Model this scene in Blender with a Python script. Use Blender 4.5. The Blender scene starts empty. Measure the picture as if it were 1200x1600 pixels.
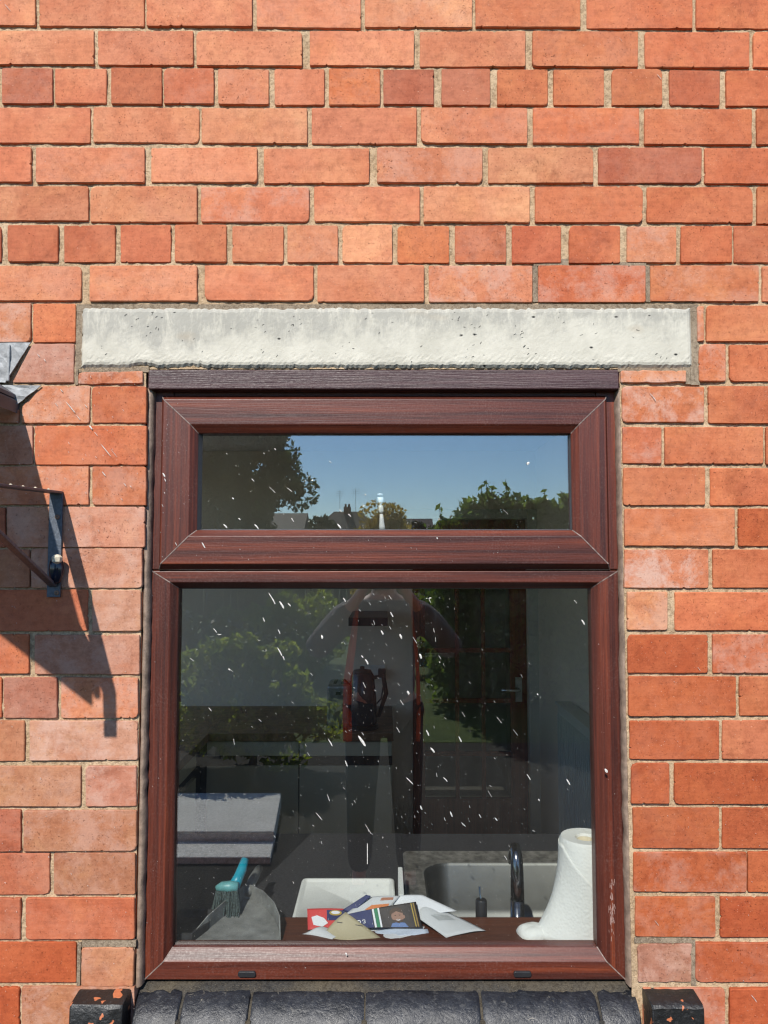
import bpy, bmesh, math, random
import numpy as np
from mathutils import Vector, Matrix

random.seed(7); rng = np.random.default_rng(7)
SC = bpy.context.scene
COL = SC.collection

# ------------------------------------------------------------------ camera
F = 1202.0; PITCH = math.radians(3.7); CAM = Vector((0.0, -1.63, 1.6))
cd = bpy.data.cameras.new('camera'); cam = bpy.data.objects.new('camera', cd); COL.objects.link(cam)
cd.sensor_fit = 'VERTICAL'; cd.sensor_height = 36.0; cd.lens = 36.0 * F / 1600.0
cd.clip_start = 0.01; cd.clip_end = 3000
cam.location = CAM; cam.rotation_euler = (math.pi / 2 + PITCH, 0, 0)
SC.camera = cam
# ------------------------------------------------------------------ sky, sun, exposure
SA, SB = 0.265, 0.885                      # wall shadow: metres right / down per metre of projection
sun_dir = Vector((SA, 1.0, -SB)).normalized()
elev = math.asin(-sun_dir.z)
w = bpy.data.worlds.new('World'); SC.world = w; w.use_nodes = True
nt = w.node_tree; bg = nt.nodes['Background']
sky = nt.nodes.new('ShaderNodeTexSky'); sky.sky_type = 'NISHITA'; sky.sun_disc = False
sky.sun_elevation = elev
sky.sun_rotation = math.atan2(-sun_dir.x, -sun_dir.y)
sky.altitude = 50; sky.air_density = 1.0; sky.dust_density = 0.0; sky.ozone_density = 6.0
nt.links.new(sky.outputs[0], bg.inputs[0]); bg.inputs[1].default_value = 0.12
sd = bpy.data.lights.new('sun', 'SUN'); sd.energy = 4.2; sd.angle = math.radians(0.53); sd.color = (1.0, 0.95, 0.87)
so = bpy.data.objects.new('sun', sd); COL.objects.link(so); so.location = (-4, -12, 12)
so.rotation_euler = sun_dir.to_track_quat('-Z', 'Y').to_euler()
SC.view_settings.view_transform = 'Standard'; SC.view_settings.look = 'None'
SC.view_settings.exposure = 0.45; SC.view_settings.gamma = 1.0; SC.view_settings.use_curve_mapping = False
SC.render.engine = 'CYCLES'
SC.cycles.max_bounces = 10; SC.cycles.transparent_max_bounces = 16; SC.cycles.use_denoising = True; SC.cycles.pixel_filter_type = 'BLACKMAN_HARRIS'; SC.cycles.filter_width = 1.25; SC.cycles.sample_clamp_indirect = 4.0
SC.cycles.caustics_reflective = False; SC.cycles.caustics_refractive = False

# ------------------------------------------------------------------ helpers
cp, sp = math.cos(PITCH), math.sin(PITCH)
def P(x, y, Y=0.0):
    """a place seen in the survey photograph, on the plane parallel to the wall at depth Y"""
    cx, cy = (x - 600) / F, (800 - y) / F
    d = Vector((cx, cp - cy * sp, sp + cy * cp))
    return CAM + d * ((Y - CAM.y) / d.y)
def G(x, y, dist):
    """a place in the garden seen mirrored in the glass (glass plane near Y=0.05)"""
    p = P(x, y, CAM.y + dist)
    return Vector((p.x, 0.1 - p.y, p.z))

def obj(name, verts, faces, mat=None, parent=None, smooth=False, loc=None):
    me = bpy.data.meshes.new(name)
    vs = [tuple(v) for v in verts]
    me.from_pydata(vs, [], faces); me.update()
    o = bpy.data.objects.new(name, me); COL.objects.link(o)
    if mat: 
        for m in (mat if isinstance(mat, (list, tuple)) else [mat]): me.materials.append(m)
    if parent: o.parent = parent
    if loc is not None: o.location = loc
    if smooth: me.polygons.foreach_set('use_smooth', [True] * len(me.polygons))
    return o
def fix(o):
    bm = bmesh.new(); bm.from_mesh(o.data); bmesh.ops.recalc_face_normals(bm, faces=bm.faces); bm.to_mesh(o.data); bm.free(); return o
def empty(name, loc, label, cat, group=None):
    o = bpy.data.objects.new(name, None); COL.objects.link(o); o.location = loc; o.empty_display_size = 0.1
    tag(o, label, cat, group); return o
def tag(o, label, cat, group=None):
    o['kind'] = 'thing'; o['label'] = label; o['category'] = cat
    if group: o['group'] = group
    return o
def structure(o): o['kind'] = 'structure'; return o
def stuff(o): o['kind'] = 'stuff'; return o
def L(parent, v):           # world -> local of an unrotated empty
    return Vector(v) - Vector(parent.location)

class MB:
    def __init__(s): s.v = []; s.f = []; s.m = []
    def add(s, vs, fs, m=0):
        n = len(s.v); s.v += [tuple(v) for v in vs]; s.f += [tuple(i + n for i in f) for f in fs]; s.m += [m] * len(fs); return s
    def box(s, a, b, m=0):
        (x0, y0, z0), (x1, y1, z1) = a, b
        vs = [(x, y, z) for x in (x0, x1) for y in (y0, y1) for z in (z0, z1)]
        return s.add(vs, [(0, 1, 3, 2), (4, 6, 7, 5), (0, 4, 5, 1), (2, 3, 7, 6), (0, 2, 6, 4), (1, 5, 7, 3)], m)
    def tube(s, pts, rad, n=10, m=0, cap=True):
        pts = [Vector(p) for p in pts]; k = len(pts)
        if not isinstance(rad, (list, tuple)): rad = [rad] * k
        vs = []; ref = None
        for i, p in enumerate(pts):
            t = (pts[min(i + 1, k - 1)] - pts[max(i - 1, 0)]).normalized()
            if ref is None:
                ref = Vector((0, 0, 1)) if abs(t.z) < .9 else Vector((1, 0, 0))
            u = t.cross(ref).normalized(); v = u.cross(t).normalized(); ref = v
            for j in range(n):
                a = 2 * math.pi * j / n; vs.append(p + (u * math.cos(a) + v * math.sin(a)) * rad[i])
        fs = [(i * n + j, i * n + (j + 1) % n, (i + 1) * n + (j + 1) % n, (i + 1) * n + j) for i in range(k - 1) for j in range(n)]
        if cap: fs += [tuple(range(n))[::-1], tuple(range((k - 1) * n, k * n))]
        return s.add(vs, fs, m)
    def lathe(s, c, prof, n=24, m=0):
        vs = [(c[0] + r * math.cos(2 * math.pi * j / n), c[1] + r * math.sin(2 * math.pi * j / n), c[2] + z) for r, z in prof for j in range(n)]
        k = len(prof)
        fs = [(i * n + j, i * n + (j + 1) % n, (i + 1) * n + (j + 1) % n, (i + 1) * n + j) for i in range(k - 1) for j in range(n)]
        fs += [tuple(range(n))[::-1], tuple(range((k - 1) * n, k * n))]
        return s.add(vs, fs, m)
    def extr(s, poly, axis, a, b, m=0):
        """poly of 2-D points extruded along axis ('x': (y,z), 'y': (x,z), 'z': (x,y))"""
        def mk(p, t): return {'x': (t, p[0], p[1]), 'y': (p[0], t, p[1]), 'z': (p[0], p[1], t)}[axis]
        n = len(poly); vs = [mk(p, a) for p in poly] + [mk(p, b) for p in poly]
        fs = [(i, (i + 1) % n, n + (i + 1) % n, n + i) for i in range(n)] + [tuple(range(n))[::-1], tuple(range(n, 2 * n))]
        return s.add(vs, fs, m)
    def build(s, name, mat, parent=None, smooth=False, bevel=0, seg=2, angle=None):
        vs = s.v
        if parent is not None and parent.parent is None: off = Vector(parent.location); vs = [Vector(v) - off for v in vs]
        elif parent is not None: off = Vector(parent.parent.location) + Vector(parent.location); vs = [Vector(v) - off for v in vs]
        o = obj(name, vs, s.f, mat, parent); fix(o)
        if isinstance(mat, (list, tuple)): o.data.polygons.foreach_set('material_index', s.m)
        if smooth: o.data.polygons.foreach_set('use_smooth', [True] * len(o.data.polygons))
        if smooth and angle: 
            bm = bmesh.new(); bm.from_mesh(o.data)
            for e in bm.edges:
                if len(e.link_faces) == 2 and e.calc_face_angle(0) > angle: e.smooth = False
            bm.to_mesh(o.data); bm.free()
        if bevel:
            md = o.modifiers.new('bevel', 'BEVEL'); md.width = bevel; md.segments = seg; md.limit_method = 'ANGLE'
        return o

# ------------------------------------------------------------------ materials
class N:
    def __init__(s, name):
        s.mat = bpy.data.materials.new(name); s.mat.use_nodes = True; s.t = s.mat.node_tree
        s.b = s.t.nodes['Principled BSDF']; s.out = s.t.nodes['Material Output']
    def n(s, typ, **kw):
        nd = s.t.nodes.new('ShaderNode' + typ)
        for k, v in kw.items(): setattr(nd, k, v)
        return nd
    def l(s, a, b): s.t.links.new(a, b)
    def inp(s, nd, key, val):
        if hasattr(val, 'is_output') or isinstance(val, bpy.types.NodeSocket): s.l(val, nd.inputs[key])
        else: nd.inputs[key].default_value = val
    def pos(s): 
        return s.n('NewGeometry').outputs['Position']
    def objc(s): return s.n('TexCoord').outputs['Object']
    def map(s, vec, scale=(1, 1, 1), loc=(0, 0, 0)):
        m = s.n('Mapping'); s.l(vec, m.inputs[0]); m.inputs['Scale'].default_value = scale; m.inputs['Location'].default_value = loc; return m.outputs[0]
    def noise(s, vec, scale, detail=4, rough=.55, dist=0):
        m = s.n('TexNoise'); s.l(vec, m.inputs['Vector']); m.inputs['Scale'].default_value = scale; m.inputs['Detail'].default_value = detail
        m.inputs['Roughness'].default_value = rough; m.inputs['Distortion'].default_value = dist; return m.outputs['Fac']
    def voro(s, vec, scale, feature='F1', rand=1):
        m = s.n('TexVoronoi', feature=feature); s.l(vec, m.inputs['Vector']); m.inputs['Scale'].default_value = scale; m.inputs['Randomness'].default_value = rand; return m
    def ramp(s, fac, *stops):
        m = s.n('ValToRGB'); s.l(fac, m.inputs[0]); e = m.color_ramp.elements
        while len(e) < len(stops): e.new(.5)
        for el, (p, c) in zip(e, stops):
            el.position = p; el.color = (c, c, c, 1) if isinstance(c, (int, float)) else (*c, 1)
        return m.outputs[0]
    def mix(s, fac, a, b, mode='MIX'):
        m = s.n('Mix', data_type='RGBA', blend_type=mode)
        for i, v in ((0, fac), (6, a), (7, b)):
            if isinstance(v, bpy.types.NodeSocket): s.l(v, m.inputs[i])
            elif isinstance(v, (int, float)): m.inputs[i].default_value = v if i == 0 else (v, v, v, 1)
            else: m.inputs[i].default_value = (*v, 1)
        return m.outputs[2]
    def math(s, op, a, b=0.0, c=None, clamp=False):
        m = s.n('Math', operation=op, use_clamp=clamp)
        for i, v in enumerate((a, b) if c is None else (a, b, c)):
            if isinstance(v, bpy.types.NodeSocket): s.l(v, m.inputs[i])
            else: m.inputs[i].default_value = v
        return m.outputs[0]
    def bump(s, h, strength=.5, dist=.002, prev=None):
        m = s.n('Bump'); s.l(h, m.inputs['Height']); m.inputs['Strength'].default_value = strength; m.inputs['Distance'].default_value = dist
        if prev is not None: s.l(prev, m.inputs['Normal'])
        return m.outputs[0]
    def done(s, col=None, rough=None, nrm=None, metal=None, spec=None):
        if col is not None: s.inp(s.b, 'Base Color', col if isinstance(col, bpy.types.NodeSocket) else (*col, 1))
        if rough is not None: s.inp(s.b, 'Roughness', rough)
        if nrm is not None: s.inp(s.b, 'Normal', nrm)
        if metal is not None: s.inp(s.b, 'Metallic', metal)
        if spec is not None: s.inp(s.b, 'Specular IOR Level', spec)
        return s.mat

def simple(name, col, rough=.6, metal=0, var=.25, scale=30, bump=0.0, spec=.5):
    m = N(name); p = m.pos()
    n1 = m.noise(p, scale, 5); c = m.mix(m.ramp(n1, (.3, 0), (.7, 1)), tuple(x * (1 - var) for x in col), tuple(min(1, x * (1 + var)) for x in col))
    nb = m.bump(m.noise(p, scale * 4, 4), bump, .002) if bump else None
    return m.done(c, rough, nb, metal, spec)

def mat_brick(single=None):
    m = N('brick_clay'); oi = m.n('ObjectInfo'); geo = m.pos()
    off = m.n('VectorMath', operation='MULTIPLY_ADD'); m.l(geo, off.inputs[0]); off.inputs[1].default_value = (1, 1, 1)
    cmb = m.n('CombineXYZ'); r = m.math('MULTIPLY', oi.outputs['Random'], 60.0)
    m.l(r, cmb.inputs[0]); m.l(m.math('MULTIPLY', r, 1.7), cmb.inputs[1]); m.l(m.math('MULTIPLY', r, .6), cmb.inputs[2]); m.l(cmb.outputs[0], off.inputs[2])
    p = off.outputs[0]
    base = oi.outputs['Color'] if single is None else None
    if single is not None:
        cell = m.n('SeparateColor'); g2 = m.n('NewGeometry'); base = m.mix(g2.outputs['Random Per Island'], tuple(v * .84 for v in single), tuple(v * k for v, k in zip(single, (1.08, 1.18, 1.2))))
    rnd = oi.outputs['Random']; rn2 = m.math('FRACT', m.math('MULTIPLY', rnd, 37.7)); rn3 = m.math('FRACT', m.math('MULTIPLY', rnd, 91.3))
    big = m.noise(p, 8, 10, .74, .5)
    col = m.mix(m.math('MULTIPLY', m.ramp(m.noise(p, 6, 6, .62, .8), (.44, 0), (.58, 1)), .55), base, m.mix(1.0, base, (.86, .68, .58), 'MULTIPLY'))
    col = m.mix(m.math('MULTIPLY', m.ramp(m.noise(m.map(p, (1, 1, 1), (7, 3, 1)), 7, 6, .66, .5), (.50, 0), (.62, 1)), .6), col, m.mix(1.0, col, (1.12, 1.24, 1.16), 'MULTIPLY'))
    col = m.mix(m.math('MULTIPLY', m.ramp(big, (.34, 1.0), (.46, 0.0)), m.math('MULTIPLY_ADD', rn2, .55, .1)), col, m.mix(1.0, col, (.58, .46, .42), 'MULTIPLY'))
    mot = m.noise(p, 55, 10, .82)
    col = m.mix(m.math('MULTIPLY', m.ramp(mot, (.38, 1), (.52, 0)), .50), col, m.mix(1.0, col, (.55, .48, .44), 'MULTIPLY'))
    col = m.mix(m.math('MULTIPLY', m.ramp(mot, (.52, 0), (.70, 1)), .5), col, m.mix(1.0, col, (1.18, 1.32, 1.36), 'MULTIPLY'))
    # drag lines of wire cutting
    drag = m.noise(m.map(p, (14, 1, 160)), 1.0, 4, .6)
    col = m.mix(m.math('MULTIPLY', m.ramp(drag, (.42, 1), (.58, 0)), .16), col, m.mix(1.0, col, (.6, .55, .52), 'MULTIPLY'))
    # pale dusty bloom, amount from object alpha
    bl = m.noise(p, 15, 9, .75, .25)
    blf = m.math('MULTIPLY', m.ramp(bl, (.45, 0), (.60, 1)), m.math('SUBTRACT', 1.0, oi.outputs['Alpha']) if single is None else .1)
    col = m.mix(blf, col, (.58, .36, .28))
    # dark pits and specks
    sp1 = m.noise(p, 230, 3, .65); spf = m.ramp(sp1, (.315, 1), (.355, 0))
    patch = m.ramp(m.noise(p, 22, 3), (.42, 0), (.62, 1))
    spf2 = m.math('MULTIPLY', spf, m.math('MULTIPLY', m.math('MULTIPLY_ADD', patch, .9, .1), m.math('MULTIPLY_ADD', rn3, .9, .1)))
    col = m.mix(spf2, col, m.mix(1.0, col, (.30, .22, .20), 'MULTIPLY'))
    lt = m.ramp(m.noise(p, 330, 2), (.70, 0), (.76, 1)); col = m.mix(m.math('MULTIPLY', lt, .5), col, (.72, .5, .38))
    h = m.math('ADD', m.math('MULTIPLY', m.noise(p, 70, 9, .75), .8), m.math('MULTIPLY', spf, -.75))
    h = m.math('ADD', h, m.math('MULTIPLY', m.noise(p, 520, 3, .7), .55))
    h = m.math('ADD', h, m.math('MULTIPLY', drag, .25))
    nb = m.bump(h, .8, .0017)
    return m.done(col, m.math('MULTIPLY_ADD', mot, .3, .62), nb, spec=.25)

def mat_mortar(name, a, b, sc=1.0, smooth=False, pale=(.68, .56, .42)):
    m = N(name); p = m.pos()
    big = m.noise(p, 7, 4); fine = m.noise(p, 520, 3, .7); mid = m.noise(p, 130, 5, .7)
    col = m.mix(m.ramp(big, (.35, 0), (.65, 1)), a, b)
    col = m.mix(m.ramp(mid, (.36, .8), (.55, 0)), col, m.mix(1.0, col, (.45, .42, .40), 'MULTIPLY'))
    col = m.mix(m.math('MULTIPLY', m.ramp(fine, (.58, 0), (.68, 1)), .6), col, pale)
    col = m.mix(m.math('MULTIPLY', m.ramp(fine, (.30, 1), (.42, 0)), .6), col, m.mix(1.0, col, (.35, .3, .28), 'MULTIPLY'))
    h = m.math('ADD', mid, m.math('MULTIPLY', fine, .5))
    return m.done(col, .95, m.bump(h, .35 if smooth else .9, .003), spec=.15)

def mat_lintel():
    m = N('painted_concrete'); p = m.pos()
    base = m.mix(m.ramp(m.noise(p, 14, 5, .65), (.35, 0), (.65, 1)), (.49, .465, .39), (.59, .56, .475))
    # grey weathered upper area, with vertical runs
    sep = m.n('SeparateXYZ'); m.l(p, sep.inputs[0])
    zt, zb = P(600, 482).z, P(600, 575).z
    hz = m.math('DIVIDE', m.math('SUBTRACT', sep.outputs[2], zb), zt - zb)
    runs = m.noise(m.map(p, (46, 1, 13)), 1.0, 8, .78, .4)
    area = m.noise(m.map(p, (7, 1, 9), (3.3, 0, 1.2)), 1.0, 7, .7)
    lft = m.math('MULTIPLY', m.math('ADD', sep.outputs[0], .65), -.16); g = m.math('MULTIPLY', m.ramp(runs, (.34, .1), (.58, 1)), m.ramp(m.math('ADD', m.math('ADD', area, lft), m.math('MULTIPLY', hz, .55)), (.58, 0), (.84, 1)))
    col = m.mix(m.math('MULTIPLY', m.ramp(g, (.15, 0), (.7, 1)), .62), base, (.29, .28, .25))
    br = m.ramp(m.noise(m.map(p, (6, 1, 12), (1.1, 0, 5.2)), 1.0, 2), (.64, 0), (.74, 1)); col = m.mix(m.math('MULTIPLY', br, .5), col, (.42, .34, .24))
    vo = m.voro(m.map(p, (30, 1, 50)), 1.0); pv = m.ramp(vo.outputs['Distance'], (.07, 1), (.15, 0))
    gate = m.ramp(m.noise(p, 17, 2), (.60, 0), (.63, 1)); pit = m.math('MULTIPLY', pv, gate)
    col = m.mix(pit, col, (.03, .03, .03))
    low = m.ramp(hz, (.12, 1), (.42, .22)); h = m.math('ADD', m.math('MULTIPLY', m.math('MULTIPLY', m.noise(p, 75, 8, .8), 1.6), low), m.math('MULTIPLY', pit, -1.5))
    h = m.math('ADD', h, m.math('MULTIPLY', m.noise(p, 420, 3, .7), .3))
    return m.done(col, .9, m.bump(h, .38, .003), spec=.2)

def mat_wood(name, axis, a, b, c, rough=.36, strength=.35):
    """mahogany foil on plastic: axis along the rail"""
    m = N(name); p = m.pos()
    sl = (1.2, 60, 70) if axis == 'x' else (70, 60, 1.2)
    sf = (14, 420, 480) if axis == 'x' else (480, 420, 14)
    st = m.noise(m.map(p, sl), 1.0, 4, .55, .3); fi = m.noise(m.map(p, sf), 1.0, 4, .65)
    col = m.mix(m.ramp(st, (.36, 0), (.62, 1)), a, b)
    col = m.mix(m.math('MULTIPLY', m.ramp(st, (.60, 0), (.72, 1)), .7), col, c)
    col = m.mix(m.math('MULTIPLY', m.ramp(fi, (.36, 1), (.52, 0)), .55), col, m.mix(1.0, col, (.45, .4, .4), 'MULTIPLY'))
    dust = m.noise(p, 240, 4, .7); dz = m.noise(p, 11, 3)
    col = m.mix(m.math('MULTIPLY', m.math('MULTIPLY', m.ramp(dust, (.5, 0), (.72, 1)), m.ramp(dz, (.4, .2), (.65, 1))), .16), col, (.34, .23, .20))
    return m.done(col, m.math('MULTIPLY_ADD', dust, .35, rough - .1), m.bump(fi, strength, .0012), spec=.5)

def mat_glass(name, f0=.17, film=.02):
    m = N(name); g = m.n('NewGeometry')
    dt = m.n('VectorMath', operation='DOT_PRODUCT'); m.l(g.outputs['Normal'], dt.inputs[0]); m.l(g.outputs['Incoming'], dt.inputs[1])
    ca = m.math('ABSOLUTE', dt.outputs['Value']); fr = m.math('POWER', m.math('SUBTRACT', 1.0, ca, clamp=True), 5.0)
    fac = m.math('MULTIPLY_ADD', fr, 1 - f0, f0, clamp=True)
    tr = m.n('BsdfTransparent'); tr.inputs[0].default_value = (.97, .98, .97, 1)
    gl = m.n('BsdfGlossy'); gl.inputs['Roughness'].default_value = 0.0; gl.inputs[0].default_value = (.97, 1, 1, 1)
    mx = m.n('MixShader'); m.l(fac, mx.inputs[0]); m.l(tr.outputs[0], mx.inputs[1]); m.l(gl.outputs[0], mx.inputs[2])
    df = m.n('BsdfDiffuse'); df.inputs[0].default_value = (.75, .74, .70, 1)
    p = g.outputs['Position']
    dirt = m.math('MULTIPLY', m.ramp(m.noise(m.map(p, (34, 1, 5)), 1.0, 6, .7), (.42, .25), (.75, 1)), m.ramp(m.noise(p, 5, 3), (.35, .3), (.7, 1)))
    spk = m.ramp(m.noise(p, 300, 2), (.68, 0), (.78, 1))
    ff = m.math('MULTIPLY', m.math('ADD', dirt, m.math('MULTIPLY', spk, 1.5)), film)
    m2 = m.n('MixShader'); m.l(ff, m2.inputs[0]); m.l(mx.outputs[0], m2.inputs[1]); m.l(df.outputs[0], m2.inputs[2])
    m.l(m2.outputs[0], m.out.inputs[0]); return m.mat

def mat_leaf(name, a, b, trans=.35, rough=.4):
    m = N(name); g = m.n('NewGeometry'); r = g.outputs['Random Per Island']
    col = m.mix(r, a, b)
    pr = m.b; m.inp(pr, 'Base Color', col); pr.inputs['Roughness'].default_value = rough
    tl = m.n('BsdfTranslucent'); m.l(m.mix(1.0, col, (1.5, 1.6, .7), 'MULTIPLY'), tl.inputs[0])
    mx = m.n('MixShader'); mx.inputs[0].default_value = trans; m.l(pr.outputs[0], mx.inputs[1]); m.l(tl.outputs[0], mx.inputs[2])
    m.l(mx.outputs[0], m.out.inputs[0]); return m.mat

def mat_black_sill(name, chips=.0):
    m = N(name); p = m.pos()
    n1 = m.noise(p, 24, 6, .7, .5); n2 = m.noise(p, 90, 5, .7)
    col = m.mix(m.ramp(n1, (.35, 0), (.66, 1)), (.006, .007, .010), (.022, .024, .030))
    col = m.mix(m.math('MULTIPLY', m.ramp(n2, (.58, 0), (.70, 1)), .45), col, (.14, .135, .125))
    fl = m.ramp(m.noise(p, 33, 5, .75, 1.0), (.64, 0), (.68, 1)); col = m.mix(m.math('MULTIPLY', fl, .55), col, (.30, .27, .21))
    if chips:
        col = m.mix(m.ramp(n2, (.58, 0), (.75, .4)), (.012, .012, .012), (.1, .09, .08))
        cf = m.ramp(m.noise(m.map(p, (1, 1, 1.2), (chips, 0, 0)), 34, 2, .5, .4), (.625, 0), (.64, 1)); col = m.mix(cf, col, (.50, .16, .07))
    h = m.math('ADD', n1, m.math('MULTIPLY', n2, .6))
    return m.done(col, m.math('MULTIPLY_ADD', n2, .6, .10), m.bump(h, .8, .004), spec=.6)

M = {}
M['brick'] = mat_brick(); M['brick_far'] = mat_brick((.54, .175, .082))
M['mortar'] = mat_mortar('sandy_mortar', (.50, .35, .21), (.64, .48, .31))
M['pointing'] = mat_mortar('smooth_pointing', (.24, .185, .13), (.31, .245, .175), smooth=True)
M['fillet'] = mat_mortar('sill_fillet', (.050, .050, .050), (.12, .10, .070), pale=(.26, .21, .13))
M['lintel'] = mat_lintel()
WA, WB, WC = (.050, .012, .008), (.135, .029, .014), (.23, .052, .018)
M['wood_x'] = mat_wood('mahogany_foil_horizontal', 'x', WA, WB, WC); M['wood_z'] = mat_wood('mahogany_foil_vertical', 'z', WA, WB, WC)
M['trim'] = mat_wood('weathered_trim', 'x', (.045, .018, .020), (.085, .040, .042), (.12, .07, .07), .34, 1.0)
M['weld'] = simple('mitre_weld_grey', (.19, .14, .12), .6, var=.6, scale=160)
M['gasket'] = simple('grey_gasket', (.055, .055, .06), .5)
M['black_gasket'] = simple('black_rubber', (.012, .012, .013), .45)
M['sealant'] = simple('brown_sealant', (.25, .18, .135), .5, var=.35, scale=60, bump=.5)
M['glass'] = mat_glass('window_glass', .14, .007); M['glass_top'] = mat_glass('window_glass_top', .17, .008)
M['white_spot'] = simple('white_splash', (.62, .60, .56), .7, var=.3, scale=200)
M['sill_black'] = mat_black_sill('weathered_black_sill'); M['sill_end'] = mat_black_sill('black_gloss_chipped', 3.1); M['sill_end2'] = mat_black_sill('black_gloss_chipped_right', 8.45)
M['lead'] = simple('lead_sheet', (.27, .28, .285), .6, .0, .4, 60, .4)
M['iron'] = simple('painted_iron', (.085, .10, .125), .45, .2, .35, 160, .5)
M['rust'] = simple('rusty_screw', (.22, .13, .09), .6, .3, .4, 300)
M['cream'] = simple('cream_bird_lime', (.62, .55, .42), .8, scale=150)
M['black'] = simple('black_shadow_gap', (.008, .008, .008), .6)
M['black_cap'] = simple('black_plastic', (.018, .018, .020), .4, bump=.2)

# ================================================================== THE SETTING
def sheet(name, x0, y0, x1, y1, z, mat, nx=1, ny=1):
    return obj(name, [(x0, y0, z), (x1, y0, z), (x1, y1, z), (x0, y1, z)], [(0, 1, 2, 3)], mat)
def mat_ground(name, a, b, sc, bump=.6):
    m = N(name); p = m.pos(); n1 = m.noise(p, sc * .12, 5); n2 = m.noise(p, sc, 6, .7)
    c = m.mix(m.ramp(n1, (.35, 0), (.65, 1)), a, b); c = m.mix(m.ramp(n2, (.35, .7), (.6, 0)), c, m.mix(1.0, c, (.4, .4, .4), 'MULTIPLY'))
    return m.done(c, .9, m.bump(n2, bump, .02), spec=.2)
M['grass'] = mat_ground('grass_ground', (.050, .085, .012), (.085, .125, .018), 30)
M['gravel'] = mat_ground('dark_gravel', (.018, .016, .013), (.036, .031, .025), 70)
M['slab'] = mat_ground('pale_concrete', (.78, .76, .71), (.86, .84, .79), 60, .2)
structure(sheet('ground', -400, -500, 400, 80, -0.16, M['grass']))
structure(sheet('added_bounce_path', -9, .3, -2.0, 6, -.15, M['slab']))  # unseen pale sheet, added to bounce sunlight in through the left opening
structure(sheet('lawn', -14, -34, 9, -5.2, 0.0, M['grass']))
structure(sheet('gravel_yard', -14, -5.2, 9, 0.03, -0.004, M['gravel']))

# ------------------------------------------------------------------ brick wall
OPL, OPR = -.5105, .5125            # opening in the brickwork
OPT, OPB = P(600, 577).z, P(600, 1541).z
WXL, WXR, WZB, WZT = -2.12, 2.3, -0.15, 3.5
wall = empty('brick_wall', (0, 0, -0.15), 'red brick house wall with pale mortar joints round the window', 'wall')

def mortar_sheet():
    st = .0085
    xs = np.arange(-1.15, 1.15, st); zs = np.arange(.45, 2.95, st)
    X, Z = np.meshgrid(xs, zs)
    def vn(s):
        g = rng.random((int(len(zs) / s) + 3, int(len(xs) / s) + 3)); zi = np.arange(len(zs)) / s; xi = np.arange(len(xs)) / s
        z0 = zi.astype(int); x0 = xi.astype(int); fz = (zi - z0)[:, None]; fx = (xi - x0)[None, :]
        return (g[z0][:, x0] * (1 - fz) * (1 - fx) + g[z0 + 1][:, x0] * fz * (1 - fx) + g[z0][:, x0 + 1] * (1 - fz) * fx + g[z0 + 1][:, x0 + 1] * fz * fx)
    Y = .0050 + (vn(1.0) - .5) * .0026 + (vn(4) - .5) * .0040
    nx = len(xs); idx = lambda i, j: i * nx + j
    vs = np.stack([X.ravel(), Y.ravel(), Z.ravel() + .15], 1)
    fs = []
    for i in range(len(zs) - 1):
        for j in range(nx - 1):
            x, z = xs[j] + st / 2, zs[i] + st / 2
            if OPL + .002 < x < OPR - .002 and OPB - .14 < z < OPT: continue
            fs.append((idx(i, j), idx(i, j + 1), idx(i + 1, j + 1), idx(i + 1, j)))
    return obj('mortar_bed', vs, fs, M['mortar'], wall, smooth=True)
mortar_sheet()
core = MB()
for a, b in (((WXL, .012, WZB), (OPL - .004, .27, WZT)), ((OPR + .004, .012, WZB), (WXR, .27, WZT)),
             ((OPL - .003, .013, OPT + .004), (OPR + .003, .269, WZT - .001)), ((OPL - .003, .013, WZB + .001), (OPR + .003, .269, OPB - .16))):
    core.box(a, b)
core.build('wall_core', M['mortar'], wall)

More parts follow.
